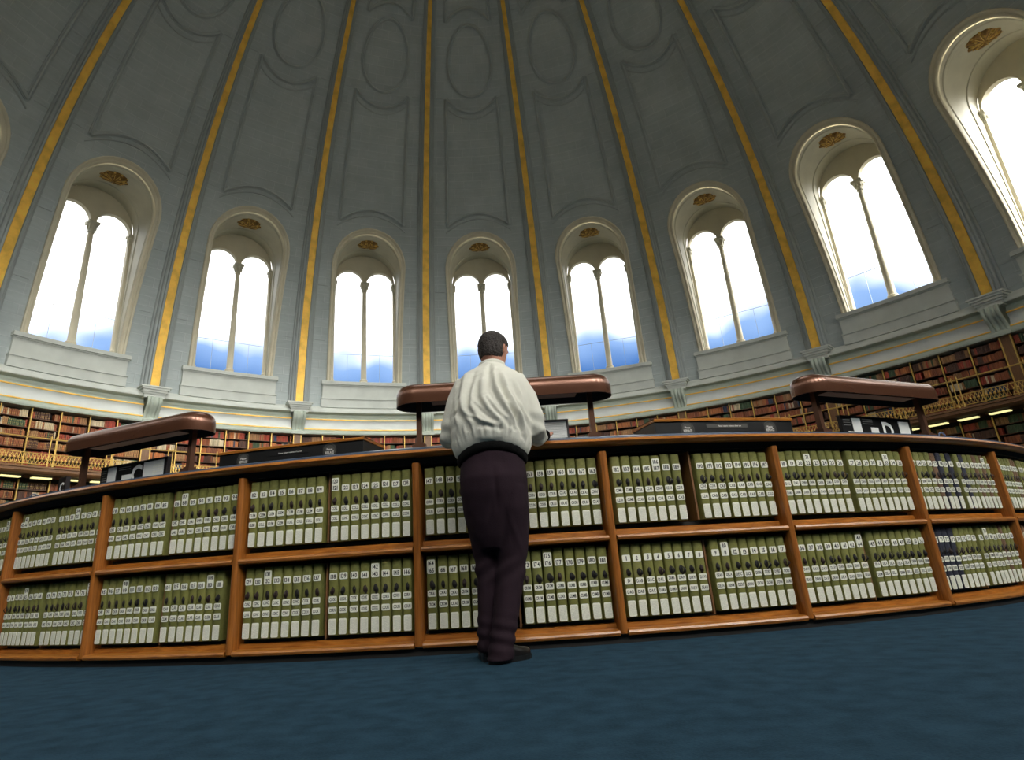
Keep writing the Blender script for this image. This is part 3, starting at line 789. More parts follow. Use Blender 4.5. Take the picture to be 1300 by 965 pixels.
def spine_mesh(v, mat):
    rr = random.Random(v); mb = MB(); w = VW/2-.001*rr.random(); b = .004+.002*rr.random()
    pr = [(-w, VD), (-w, .006), (-w+.004, .001), (-w*.5, -b*.5), (0, -b*.7), (w*.5, -b*.5), (w-.004, .001), (w, .006), (w, VD)]
    n = len(pr)
    zz = [0, .01, VH-.01, VH]
    P = [[(x, y+(.003 if z in (0, VH) else 0), z) for x, y in pr] for z in zz]
    mb.grid(P, 0, closed=True)
    mb.add([(x, y+.003, 0) for x, y in pr], [tuple(range(n))[::-1]], 0)
    mb.add([(x, y+.003, VH) for x, y in pr], [tuple(range(n))], 0)
    # cords across the spine
    for z in (VH*.93, VH*.335, VH*.30): mb.box(-w+.006, w-.006, -b*.7-.0012, .003, z, z+.003)
    return mb.mesh('catalogue_volume', [mat], smooth=50)
CLOTH = [[spine_mesh(v*7+c, M['cloth%d' % c]) for v in range(3)] for c in range(5)]
YL = -.0062
def tab_mesh(v):
    rr = random.Random(100+v); mb = MB()
    lean = rr.uniform(-.3, .7); s = rr.uniform(1.0, 1.3)
    P = []
    for k in range(9):
        f = k/8; z = VH*.66-.046*f*s; y = -.004-.017*math.sin(PI*f)*s; wd = (.004+.019*f**1.3*(1 if f < .85 else .55))*s
        cx = lean*.022*math.sin(PI*f)+lean*.008
        P.append([(cx-wd/2, y, z), (cx, y-.003, z), (cx+wd/2, y, z)])
    mb.grid(P, 0)
    mb.lathe([(.0001, -.003), (.010*s, -.002), (.012*s, .0), (.010*s, .003)], 8, (0, 0, 0), 0)
    # the lathe above is turned to lie on the spine
    n0 = len(mb.v)-32
    for i in range(n0, len(mb.v)):
        x, y, z = mb.v[i]; mb.v[i] = (x+lean*.004, -.005-z*1.0, VH*.66-.024+y*1.7)
    return mb.mesh('pull_tab', [M['tab'] if v % 3 else M['tab2']], smooth=50)
TABS = [tab_mesh(v) for v in range(6)]
def label_plate(mb, x0, x1, z0, z1):
    o = rrect(x0, x1, z0, z1, .0075, 3); n = len(o)
    mb.add([(x, YL, z) for x, z in o]+[(x, YL+.004, z) for x, z in o], [tuple(range(n))]+[(i, i+n, (i+1) % n+n, (i+1) % n) for i in range(n)], 0)
_lb = {}
def number_label(t, double):
    key = ('n', t)
    if key not in _lb:
        mb = MB(); zc = VH*.80; lw, lh = .0258, .0210
        label_plate(mb, -lw, lw, zc-lh, zc+lh+(.043 if double else 0))
        ts = [str(x) for x in t]
        if double: text(mb, ts[0], 0, zc+.043, .036, .026, YL-.0008, 1)
        text(mb, ts[-1], 0, zc, .036 if len(ts[-1]) > 1 else .012, .026, YL-.0008, 1)
        _lb[key] = mb.mesh('number_label', [M['label'], M['ink']])
    return _lb[key]
def word_label(wd, zf, key2=0):
    key = ('w', wd, zf, key2)
    if key not in _lb:
        mb = MB(); zc = VH*(1-zf); lw, lh = .0265, .0192
        dx = .001*((key2*7) % 3-1)
        label_plate(mb, -lw+dx, lw+dx, zc-lh, zc+lh)
        text(mb, wd, dx, zc+(.003 if key2 % 3 == 0 else 0), .040, .019, YL-.0008, 1)
        if key2 % 3 == 0:
            mb.box(-.016, .016, YL-.0008, YL+.001, zc-.014, zc-.0125, 2)
        _lb[key] = mb.mesh('heading_label', [M['label'], M['ink'], M['faint']])
    return _lb[key]
def foot_label(v):
    key = ('f', v)
    if key not in _lb:
        rr = random.Random(v); mb = MB(); zc = VH*.118; lw, lh = .0242, .0455
        label_plate(mb, -lw, lw, zc-lh, zc+lh)
        for c in range(7):
            x = -.018+.036*c/6; z = zc+lh-.008-rr.random()*.004
            while z > zc-lh+.008:
                l = rr.uniform(.004, .016)
                mb.add([(x-.0007, YL-.0008, z), (x+.0007, YL-.0008, z), (x+.0007, YL-.0008, max(z-l, zc-lh+.006)), (x-.0007, YL-.0008, max(z-l, zc-lh+.006))], [(0, 1, 2, 3)], 1)
                z -= l+.003
        _lb[key] = mb.mesh('foot_label', [M['label'], M['faint']])
    return _lb[key]

cab0 = None
BN = lambda b: ORD(b+4)
rv = random.Random(5)
for b in range(-5, 6):
    a0 = BAY0-b*BAY
    if cab0 is None: cab0 = c = thing('desk_cabinet'); cabinet_parts(c)
    else: c = copy_tree(cab0)
    c.location = (OX, OY, 0); c.rotation_euler = (0, 0, -rad(a0))
    lb = 'curved wooden desk cabinet bay, %s' % {
        -5: 'beyond the left edge', -4: 'cut by the left edge of the picture', -3: 'first fully shown from the left', -2: 'second fully shown from the left',
        -1: 'left of the standing man', 0: 'behind the legs of the standing man', 1: 'with an empty slot in its upper row', 2: 'second bay right of the one behind the man',
        3: 'with some navy and tan volumes', 4: 'cut by the right edge of the picture', 5: 'beyond the right edge'}[b]
    tag(c, lb, 'cabinet', 'cabinet bays of the curved desk')
    if b not in ROWS: continue
    for lvl, halves in enumerate(ROWS[b]):
        z = .70 if lvl == 0 else .137
        pos = 0
        for hf, vols in enumerate(halves):
            for i, t in enumerate(vols):
                a = a0-(.35 if hf == 0 else 4.90)-.53*(i+.5)-rv.uniform(-.01, .01)
                if b == 1 and lvl == 0 and hf == 0: a -= .06
                ci = rv.choices([0, 1, 2], [6, 3, 1])[0]
                if b == 3:
                    if lvl == 0 and hf == 0 and i == 5: ci = 3
                    if lvl == 0 and ((hf == 0 and i in (4, 7)) or (hf == 1 and i in (1, 4, 6))): ci = 4 if rv.random() < .6 else 3
                    if lvl == 1 and hf == 0 and i < 4: ci = 3
                    if hf == 1 and lvl == 1 and i == 5: ci = 4
                if b == 4 and rv.random() < .35: ci = 4
                o = link('catalogue_volume', CLOTH[ci][rv.randrange(3)])
                o.location = ring_loc(7.572+rv.uniform(-.003, .003), a, z); o.rotation_euler = (0, 0, -rad(a)+rv.uniform(-.006, .006))
                o.scale = (1, 1, rv.uniform(.99, 1.008))
                kind = ['olive green', 'olive green', 'olive green', 'navy blue', 'tan'][ci]
                up_ = 'upper' if lvl == 0 else 'lower'
                pos += 1
                num = ' and '.join(str(x) for x in t)
                where = {-4: 'bay cut by left edge', -3: 'first full bay from left', -2: 'second full bay from left', -1: 'bay left of the man', 0: 'bay behind the man', 1: 'bay with the empty slot', 2: 'bay two right of the man', 3: 'bay with navy volumes', 4: 'bay cut by right edge'}[b]
                legible = -2 <= b <= 1
                if legible: lb = '%s volume numbered %s, %s row, %s' % (kind, num, up_, where)
                else: lb = '%s volume, %s from left in %s row, %s' % (kind, ORD(pos-1), up_, where)
                tag(o, lb, 'book', 'catalogue volumes, %s row, %s' % (up_, where))
                link('number_label', number_label(t, len(t) == 2), o)
                seq = t[0] if b < 1 or (b == 1 and lvl == 0) else t[0]
                H = HC if (b < 1 or (b == 1 and lvl == 0)) else HD_
                idx = int(seq*(.125 if H is HC else .2)) % len(H)
                if H is HD_ and b == 1: idx = min(seq-1, 14)
                link('heading_label', word_label(H[idx], .515, (seq*3) % 5), o)
                link('heading_label', word_label(H[(idx+(1 if rv.random() < .5 else 0)) % len(H)], .66, (seq*5+1) % 5), o)
                link('foot_label', foot_label(rv.randrange(5)), o)
                link('pull_tab', TABS[rv.randrange(6)], o)

# ------------------------------------------------------------------ reading lamps on the desk
def stadium(L, D, n=14):
    pts = []
    for k in range(n+1): a = -90+180*k/n; pts.append((L-D+D*cos(a), D*sin(a)))
    for k in range(n+1): a = 90+180*k/n; pts.append((-L+D+D*cos(a), D*sin(a)))
    return pts
def lamp_parts(root):
    L, D, zb, H = .775, .15, 1.605-0, .145
    mb = MB(); rows = []
    for f, hz in ((1.0, -.012), (1.0, .02), (1.0, .052), (.98, .078), (.92, .102), (.81, .122), (.62, .136), (.35, .144), (.03, .146)):
        rows.append([(x*1, y, zb+hz) for x, y in stadium(L-D*(1-f)*.9, D*f)])
    mb.grid(rows, 0, closed=True); h = mb.build('hood', M['bronze'], root, smooth=50)
    mb = MB(); mb.grid([[(x, y, zb+hz) for x, y in stadium(L-.008-D*(1-f)*.9, (D-.008)*f)] for f, hz in ((1.0, -.012), (1.0, .05), (.9, .09), (.5, .125), (.03, .135))], 0, closed=True)
    mb.grid([[(x, y, zb-.012) for x, y in stadium(L-q, D-q)] for q in (0, .008)], 0, closed=True)
    mb.build('hood_lining', M['hood_inside'], h)
    mb = MB(); mb.box(-.52, .52, -.055, .055, zb+.012, zb+.05); mb.build('tube_cover', M['tube'], root)
    for s in (-1, 1):
        mb = MB(); x = s*.615
        mb.box(x-.018, x+.018, -.022, .022, TOPZ-.01, zb+.05)
        po = mb.build('post', M['bronze_dark'], root)
        mb = MB(); mb.box(x-.045, x+.045, -.05, .05, TOPZ-.02, TOPZ+.012); mb.box(x-.03, x+.03, -.034, .034, TOPZ+.012, TOPZ+.024); mb.build('foot_plate', M['bronze_dark'], po)
lamp0 = None
for a, wh in ((22.06, 'at the left end of the desk'), (-1.604, 'behind the standing man'), (-25.398, 'at the right end of the desk')):
    if lamp0 is None: lamp0 = o = thing('reading_lamp'); lamp_parts(o)
    else: o = copy_tree(lamp0)
    o.location = ring_loc(7.40, a); o.rotation_euler = (0, 0, -rad(a))
    tag(o, 'long bronzed hood lamp on two posts %s' % wh, 'lamp', 'hooded reading lamps on the desk')

# ------------------------------------------------------------------ black display boxes with wooden rims
def display_box(aL, aR, side):
    ac = (aL+aR)/2; half = 7.36*rad(abs(aL-aR))/2
    o = ring_thing('display_box', 'long black box with wooden rim and two round printed seals, %s' % side, 'box', 'black display boxes on the desk', 7.36, ac)
    y1 = .36; z0, z1 = TOPZ-.004, 1.425
    def bow(x): return -(7.36-math.sqrt(7.36**2-x*x))*-1
    mb = MB(); n = 10
    front = [(-half+2*half*k/n) for k in range(n+1)]
    P = [[(x, bow(x), z) for x in front] for z in (z0, z1-.014)]
    mb.grid(P, 0)
    mb.grid([[(x, bow(x)+y1, z) for x in front] for z in (z0, z1-.014)], 0)
    for s in (-1, 1):
        x = s*half; mb.add([(x, bow(x), z0), (x, bow(x)+y1, z0), (x, bow(x)+y1, z1-.014), (x, bow(x), z1-.014)], [(0, 1, 2, 3)], 0)
    mb.grid([[(x, bow(x)+y, z1-.014) for x in front] for y in (0, y1)], 0)
    mb.build('body', M['black'], o)
    mb = MB(); hh = half+.006
    fr = [(-hh+2*hh*k/n) for k in range(n+1)]
    mb.grid([[(x, bow(x)+y, z) for x in fr] for y, z in ((-.010, z1-.016), (-.012, z1), (-.004, z1+.005), (y1+.01, z1+.005), (y1+.012, z1-.016), (-.010, z1-.016))], 0)
    for s in (-1, 1):
        x = s*hh; mb.add([(x, bow(x)-.01, z1-.016), (x, bow(x)+y1+.012, z1-.016), (x, bow(x)+y1+.01, z1+.005), (x, bow(x)-.012, z1)], [(0, 1, 2, 3)], 0)
    mb.build('wooden_rim', M['oak'], o)
    for s in (-1, 1):
        x = s*half*.60-(.02 if side.startswith('left') else -.02); cz = z0+.044; y = bow(x)-.002
        mb = MB()
        mb.grid([[(x+r*math.cos(2*PI*k/32), y, cz+r*math.sin(2*PI*k/32)) for k in range(32)] for r in (.050, .055)], 0, closed=True)
        mb.grid([[(x+r*math.cos(2*PI*k/32), y, cz+r*math.sin(2*PI*k/32)) for k in range(32)] for r in (.0001, .042)], 0, closed=True)
        for k in range(30):
            a = 2*PI*k/30; mb.box(x+.046*math.cos(a)-.002, x+.046*math.cos(a)+.002, y-.0005, y+.0005, cz+.046*math.sin(a)-.002, cz+.046*math.sin(a)+.002, 0)
        text(mb, 'Please', x, cz+.012, .046, .015, y-.0012, 1)
        text(mb, 'REPLACE', x, cz-.012, .068, .018, y-.0012, 1)
        mb.build('round_seal', [M['seal'], M['print']], o)
    mb = MB(); x = .0; y = bow(x)-.002; cz = z0+.064
    mb.box(-.17, .17, y-.0003, y+.001, cz-.014, cz+.014, 0)
    text(mb, 'Please return volumes after use', .02, cz, .23, .010, y-.0012, 1)
    mb.build('printed_strip', [M['seal'] if side.startswith('right') else M['black'], M['print']], o)
display_box(15.65, 6.5, 'left of the man')
display_box(-10.09, -19.0, 'right of the man')

# ------------------------------------------------------------------ letter boards
def letter_board(a, half, letter, label, mirror=False, name='letter_board', r=7.34, h=.15):
    o = ring_thing(name, label, 'sign', None, r, a); z0, z1 = TOPZ-.002, TOPZ+h
    mb = MB(); mb.box(-half, half, 0, .03, z0, z1); mb.box(-half, half, 0, .12, z0, z0+.012)
    mb.build('board', M['black'], o)
    mb = MB(); mb.box(-half-.004, half+.004, -.004, .034, z1, z1+.006); mb.box(half, half+.006, -.004, .034, z0, z1+.006); mb.build('edge', M['frame_dark'], o)
    def card(x0, x1, zz0, zz1, nm='white_panel'):
        m = MB(); m.box(x0, x1, -.004, .001, zz0, zz1); return m.build(nm, M['white'], o)
    return o, card, z0, z1
o, card, z0, z1 = letter_board(22.8, .39, 'C', 'black board with white panels and a large white letter C, under the left lamp')
card(-.30, -.20, z0+.0, z1-.008); card(-.12, -.01, z0, z0+.065)
m = MB(); m.box(.13, .36, -.004, .001, z0+.0, z1-.012); pic = m.build('photo_panel', M['white'], o)
mb = MB()
for k in range(6): mb.box(.24, .35, -.0052, -.004, z1-.03-.018*k, z1-.024-.018*k)
mb.build('faint_lines', M['label'], pic)
mb = MB(); text(mb, 'C', .055, z0+.058, .125, .150, -.0055, 0, 1.5); mb.build('letter', M['white'], o)
mb = MB()
for k in range(5): mb.box(-.37, -.32, -.002, 0, z1-.03-.02*k, z1-.026-.02*k)
for k in range(2): mb.box(-.17, -.03, -.002, 0, z1-.025-.018*k, z1-.021-.018*k)
mb.build('small_print', M['greytext'], o)
o, card, z0, z1 = letter_board(-26.3, .425, 'D', 'black board with white blocks and a large white letter D, under the right lamp')
card(-.30, -.20, z0+.0, z1-.012); card(-.37, -.29, z0, z0+.03); card(-.09, .0, z0, z0+.07); card(.27, .40, z0, z1-.02)
mb = MB(); text(mb, 'D', .12, z0+.054, .13, .140, -.0055, 0, 1.5); mb.build('letter', M['white'], o)
mb = MB()
for k in range(3): mb.box(-.40, -.32, -.002, 0, z1-.03-.022*k, z1-.026-.022*k)
for k in range(3): mb.box(-.17, -.05, -.002, 0, z1-.02-.018*k, z1-.016-.018*k)
mb.build('small_print', M['greytext'], o)
o, card, z0, z1 = letter_board(30.3, .065, 'C', 'small black card holder with a white letter C near the left edge', name='letter_card', r=7.36, h=.14)
mb = MB(); text(mb, 'C', 0.01, z0+.06, .07, .09, -.0035, 0); mb.build('letter', M['white'], o)

# framed notice
o = ring_thing('framed_notice', 'white printed notice in a dark upright frame beside the man\'s right arm', 'notice', None, 7.36, -4.35)
z0 = TOPZ; hw, hh = .098, .145
mb = MB()
for x0, x1, a, b in ((-hw, -hw+.012, 0, hh), (hw-.012, hw, 0, hh), (-hw, hw, 0, .012), (-hw, hw, hh-.014, hh)): mb.box(x0, x1, -.006, .012, z0+a, z0+b)
mb.box(-hw, hw, .010, .016, z0, z0+hh); mb.box(-hw*.5, hw*.5, .01, .1, z0, z0+.008)
mb.build('frame', M['frame_dark'], o)
mb = MB(); mb.box(-hw+.012, hw-.012, .004, .010, z0+.012, z0+hh-.014); pg = mb.build('notice_sheet', M['white'], o)
mb = MB(); rr = random.Random(3)
for k in range(10): mb.box(-hw+.022, hw-.022-rr.random()*.03, .0032, .0045, z0+hh-.028-.011*k, z0+hh-.0265-.011*k)
mb.build('lines_of_print', M['greytext'], pg)

# low arched metal handles standing near both ends of the desk
for a, r, w, lab in ((34.6, 7.36, .10, 'left'), (-33.2, 7.36, .07, 'right')):
    mb = MB(); mb.tube([(-w*math.cos(PI*k/12), 0, TOPZ-.002+.058*math.sin(PI*k/12)) for k in range(13)], .007, 8)
    mb.box(-w-.01, w+.01, -.02, .02, TOPZ-.004, TOPZ+.008)
    o = mb.build('arched_handle', M['steel'], smooth=40); o.location = ring_loc(r, a, 0.008); o.rotation_euler = (0, 0, -rad(a))
    tag(o, 'low pale blue metal arch standing on the desk near its %s end' % lab, 'handle')
# ------------------------------------------------------------------ the standing man, seen from behind
def ell(mb, secs, n=24, mi=0):
    # secs: (centre, rx, ry, forward tilt vector or None, twist) rings stacked along a limb
    P = []
    cs = [Vector(s[0]) for s in secs]
    for i, s in enumerate(secs):
        t = (cs[min(i+1, len(cs)-1)]-cs[max(i-1, 0)]).normalized()
        if len(s) > 3 and s[3] is not None: t = Vector(s[3]).normalized()
        x = Vector((1, 0, 0)); x = (x-t*x.dot(t)).normalized()
        if len(s) > 4 and s[4]: x = Matrix.Rotation(rad(s[4]), 3, t) @ x
        y = t.cross(x).normalized()
        P.append([tuple(cs[i]+x*s[1]*math.cos(2*PI*j/n)+y*s[2]*math.sin(2*PI*j/n)) for j in range(n)])
    o = len(mb.v); mb.grid(P, mi, closed=True)
    mb.f.append(tuple(o+j for j in range(n))[::-1]); mb.m.append(mi)
    mb.f.append(tuple(o+(len(P)-1)*n+j for j in range(n))); mb.m.append(mi)
def ball(mb, c, rx, ry, rz, n=16, rot=0):
    c = Vector(c); Rm = Matrix.Rotation(rad(rot), 3, 'Z'); P = []
    for i in range(1, n):
        a = PI*i/n
        P.append([tuple(c+Rm @ Vector((rx*math.sin(a)*math.cos(2*PI*j/n), ry*math.sin(a)*math.sin(2*PI*j/n), -rz*math.cos(a)))) for j in range(n)])
    o = len(mb.v); mb.grid(P, 0, closed=True)
    mb.f.append(tuple(o+j for j in range(n))[::-1]); mb.m.append(0)
    mb.f.append(tuple(o+(len(P)-1)*n+j for j in range(n))); mb.m.append(0)
def fuse(mb, name, mat, parent, voxel, smooth=6, shape=None, warp=None):
    me = mb.mesh(name, mat); ob = bpy.data.objects.new(name, me); COL.objects.link(ob)
    m = ob.modifiers.new('r', 'REMESH'); m.mode = 'VOXEL'; m.voxel_size = voxel
    s = ob.modifiers.new('s', 'SMOOTH'); s.iterations = smooth; s.factor = .5
    dg = bpy.context.evaluated_depsgraph_get(); me2 = bpy.data.meshes.new_from_object(ob.evaluated_get(dg))
    bpy.data.objects.remove(ob); bpy.data.meshes.remove(me); me2.name = name
    if shape:
        nn = [v.normal.copy() for v in me2.vertices]
        for v, q in zip(me2.vertices, nn): v.co += q*shape(v.co, q)
    if warp:
        for v in me2.vertices: v.co = warp(v.co)
    me2.polygons.foreach_set('use_smooth', [True]*len(me2.polygons)); me2.update()
    me2.materials.clear(); me2.materials.append(mat)
    return link(name, me2, parent)
M['skin'] = plain('skin', (.52, .25, .17, 1), .5, noise_amt=.06, nscale=12)
M['hair'] = plain('brown_hair', (.018, .011, .008, 1), .6, noise_amt=.35, nscale=60, bump=.8, bscale=140)
M['jacket'] = plain('pale_grey_cotton', (.66, .65, .57, 1), .8, noise_amt=.04, nscale=8, bump=.15, bscale=180)
M['knit'] = plain('black_knit', (.006, .006, .006, 1), .95, spec=.1, bump=.6, bscale=220)
M['trouser'] = plain('aubergine_cotton', (.021, .0115, .0168, 1), .9, spec=.15, noise_amt=.1, nscale=10, bump=.2, bscale=200)
M['shoe'] = plain('black_shoe_leather', (.006, .005, .005, 1), .3)

man = thing('person', 'person in pale grey jacket and dark purple trousers standing at the desk, seen from behind', 'person', loc=(-.02, -8.25, 0))
def rel(v): return (v[0]+.02, v[1]+8.25, v[2])
class RB(MB):
    pass
def S(secs): return [(rel(s[0]),)+tuple(s[1:]) for s in secs]
HCn = Vector((.045, -8.19, 1.765))
face = Vector((.50, .80, -.28)).normalized()       # he looks down to the right
hx = face.cross(Vector((0, 0, 1))).normalized(); hz = hx.cross(face).normalized()
def HP(x, y, z): return rel(HCn+(hx*x+face*y+hz*z)*1.09)
b = MB()
# head and neck
hp = []
for f, rx, yf, yb in ((-.118, .022, .070, -.01), (-.105, .045, .085, .025), (-.08, .058, .090, .055), (-.05, .066, .092, .078), (-.015, .073, .092, .094), (.02, .077, .094, .100), (.055, .076, .090, .098), (.085, .066, .074, .084), (.108, .045, .046, .056), (.118, .018, .016, .02)):
    hp.append([HP(rx*math.cos(2*PI*j/20), (yf if math.sin(2*PI*j/20) > 0 else yb)*math.sin(2*PI*j/20), f) for j in range(20)])
b.grid(hp, 0, closed=True); b.f.append(tuple(range(20))[::-1]); b.m.append(0); b.f.append(tuple(180+j for j in range(20))); b.m.append(0)
# nose, brow, lips, chin, ears, eyes
b.tube([HP(0, .088, .03), HP(0, .104, .0), HP(0, .116, -.022), HP(0, .098, -.032)], [.008, .010, .013, .010], 8)
for s in (-1, 1):
    b.tube([HP(s*.01, .092, .038), HP(s*.032, .090, .040), HP(s*.05, .076, .034)], .008, 6)
    ball(b, HP(s*.012, .100, -.026), .008, .008, .008, 8)
    b.tube([HP(s*.073, -.002, .022), HP(s*.084, -.014, .024), HP(s*.087, -.016, .004), HP(s*.080, -.006, -.022), HP(s*.073, .002, -.026)], [.007, .008, .008, .007, .006], 8)
    b.tube([HP(s*.074, .0, .0), HP(s*.080, -.004, .0)], .010, 8)
b.tube([HP(-.024, .086, -.055), HP(0, .096, -.054), HP(.024, .086, -.055)], .0065, 8)
b.tube([HP(-.02, .084, -.066), HP(0, .095, -.066), HP(.02, .084, -.066)], .0075, 8)
ball(b, HP(0, .072, -.098), .026, .022, .02, 10)
ell(b, S([((.03, -8.20, 1.54), .068, .070, (0, 0, 1)), ((.032, -8.20, 1.60), .060, .066, (0, .1, 1)), ((.04, -8.20, 1.67), .058, .066, (0, .1, 1)), ((.045, -8.195, 1.72), .055, .062, (0, .1, 1))]), 20)
# trunk
ell(b, S([((0, -8.24, .88), .15, .11, (0, 0, 1)), ((0, -8.25, .98), .165, .12, (0, 0, 1)), ((0, -8.25, 1.12), .15, .105, (0, 0, 1)), ((.01, -8.24, 1.30), .165, .11, (0, 0, 1)), ((.015, -8.22, 1.44), .17, .105, (0, 0, 1)), ((.02, -8.21, 1.53), .13, .08, (0, 0, 1)), ((.025, -8.205, 1.58), .07, .06, (0, 0, 1))]), 24)
# arms
RW, LW = Vector((.332, -7.95, 1.258)), Vector((-.262, -7.93, 1.275))
ell(b, S([((.15, -8.21, 1.51), .045, .05), ((.20, -8.205, 1.46), .05, .05), ((.225, -8.205, 1.34), .043, .045), ((.250, -8.19, 1.245), .038, .040), ((.272, -8.12, 1.225), .036, .036), ((.305, -8.02, 1.242), .030, .030), (tuple(RW), .024, .020)]), 16)
ell(b, S([((-.12, -8.21, 1.51), .045, .05), ((-.17, -8.205, 1.46), .05, .05), ((-.215, -8.19, 1.34), .043, .045), ((-.262, -8.17, 1.245), .038, .040), ((-.268, -8.10, 1.245), .036, .036), ((-.266, -8.02, 1.258), .030, .030), (tuple(LW), .024, .020)]), 16)
# hands resting on the edge of the desk: palm, four curled fingers, thumb
def hand(W, s, yaw_):
    Rz = Matrix.Rotation(rad(yaw_), 3, 'Z')
    def Q(x, y, z): return rel(W+Rz @ Vector((x*s, y, z)))
    ell(b, [(Q(0, -.01, 0), .024, .018), (Q(0, .02, .006), .034, .017), (Q(.002, .055, .014), .041, .015), (Q(.002, .085, .020), .038, .012)], 14)
    for k, (fx, ln) in enumerate(((-.030, .064), (-.010, .074), (.012, .070), (.031, .055))):
        y0 = .078-(.006 if k in (0, 3) else 0)
        b.tube([Q(fx*.9, y0-.02, .016), Q(fx, y0+.004, .024), Q(fx*1.08, y0+ln*.42, .034), Q(fx*1.12, y0+ln*.74, .036), Q(fx*1.12, y0+ln, .030)], [.0095, .0098, .009, .0082, .0070], 8)
    b.tube([Q(-.022, .005, .0), Q(-.044, .026, .004), Q(-.058, .048, .014), Q(-.060, .072, .022)], [.012, .0125, .0105, .008], 8)
hand(RW+Vector((.004, .012, 0)), 1, -14); hand(LW+Vector((0, .012, 0)), -1, -10)
# legs and feet
RK, LK = (.075, -8.215, .50), (-.058, -8.14, .50)
RA, LA = (-.022, -8.305, .10), (-.085, -8.17, .10)
ell(b, S([((.085, -8.25, .90), .085, .10, (0, 0, 1)), ((.085, -8.24, .75), .078, .085, (0, 0, 1)), ((RK[0], RK[1], .56), .058, .062, (0, 0, 1)), ((.06, -8.225, .46), .054, .056, (0, 0, 1)), ((.025, -8.27, .33), .052, .056, (0, 0, 1)), (RA, .036, .040, (0, 0, 1)), ((-.02, -8.30, .06), .036, .045, (0, 0, 1))]), 18)
ell(b, S([((-.085, -8.24, .90), .085, .10, (0, 0, 1)), ((-.08, -8.20, .75), .078, .085, (0, 0, 1)), ((LK[0], LK[1], .56), .058, .062, (0, 0, 1)), ((-.06, -8.14, .46), .054, .056, (0, 0, 1)), ((-.075, -8.17, .33), .052, .056, (0, 0, 1)), (LA, .036, .040, (0, 0, 1)), ((-.086, -8.165, .06), .036, .045, (0, 0, 1))]), 18)
RD, LD = Vector((.66, .75, 0)).normalized(), Vector((-.10, .99, 0)).normalized()
for A_, D_ in ((RA, RD), (LA, LD)):
    A0 = Vector((A_[0], A_[1], 0)); side = Vector((D_.y, -D_.x, 0)); secs = []
    P = []
    for f, wd, hh in ((-.055, .02, .03), (-.045, .028, .05), (0, .031, .062), (.06, .034, .05), (.12, .040, .036), (.17, .036, .026), (.20, .02, .018)):
        P.append([rel(A0+D_*f+side*wd*math.cos(2*PI*j/14)+Vector((0, 0, .030+hh*.5*(1+math.sin(2*PI*j/14)))) ) for j in range(14)])
    o_ = len(b.v); b.grid(P, 0, closed=True); b.f.append(tuple(o_+j for j in range(14))); b.m.append(0); b.f.append(tuple(o_+84+j for j in range(14))[::-1]); b.m.append(0)
body = fuse(b, 'body', M['skin'], man, .0065, 3)

# hair: a cap over the crown and nape, thicker at the back
b = MB()
hp = []
for f, rx, yf, yb in ((-.062, .060, -.012, .086), (-.045, .071, -.010, .094), (-.015, .079, .0, .106), (.02, .083, .020, .112), (.05, .083, .075, .110), (.075, .077, .096, .101), (.10, .062, .078, .080), (.120, .040, .05, .054), (.130, .012, .016, .018)):
    hp.append([HP(rx*math.cos(2*PI*j/24)*(1 if math.sin(2*PI*j/24) < .2 or f > .04 else .93), (yf if math.sin(2*PI*j/24) > 0 else yb)*math.sin(2*PI*j/24), f) for j in range(24)])
b.grid(hp, 0, closed=True); b.f.append(tuple(range(24))[::-1]); b.m.append(0); b.f.append(tuple(8*24+j for j in range(24))); b.m.append(0)
def hairf(co, n):
    q = Vector(co); return .0035*noise.noise(q*90)+.004*noise.noise(Vector((q.x*160, q.y*60, q.z*25)))
fuse(b, 'hair', M['hair'], man, .006, 2, hairf)

# jacket: blouson gathered on a knit band
FOLDS = [  # polylines on the back (x, z), width, depth
 ([(-.13, 1.58), (-.155, 1.45), (-.15, 1.32), (-.11, 1.20)], .018, .012),
 ([(-.06, 1.56), (-.09, 1.45), (-.10, 1.33), (-.05, 1.20)], .014, .010),
 ([(-.03, 1.52), (-.035, 1.42), (.0, 1.30), (.07, 1.19)], .018, .013),
 ([(.045, 1.60), (.05, 1.48), (.085, 1.36), (.15, 1.20)], .018, .016),
 ([(.09, 1.56), (.12, 1.44), (.16, 1.32), (.19, 1.21)], .016, .015),
 ([(.0, 1.40), (.06, 1.28), (.12, 1.19)], .012, .009),
 ([(-.17, 1.40), (-.19, 1.28), (-.18, 1.18)], .014, .009),
 ([(.12, 1.36), (.17, 1.25), (.20, 1.16)], .012, .012),
 ([(.17, 1.50), (.19, 1.42), (.20, 1.33)], .013, .009),
 ([(-.11, 1.26), (-.04, 1.20), (.05, 1.17)], .012, .008),
 ([(.02, 1.56), (.015, 1.46), (.05, 1.34), (.11, 1.22)], .009, .007),
 ([(-.16, 1.54), (-.20, 1.44), (-.205, 1.34)], .010, .008),
 ([(.14, 1.46), (.175, 1.36), (.215, 1.27)], .009, .008),
 ([(-.07, 1.36), (-.02, 1.27), (.02, 1.22)], .009, .007),
]
def seg_d(px, pz, a, b_):
    ax, az = a; bx, bz = b_; dx, dz = bx-ax, bz-az; t_ = max(0, min(1, ((px-ax)*dx+(pz-az)*dz)/(dx*dx+dz*dz)))
    return ((px-ax)*dz-(pz-az)*dx)/math.hypot(dx, dz), math.hypot(px-ax-dx*t_, pz-az-dz*t_), t_
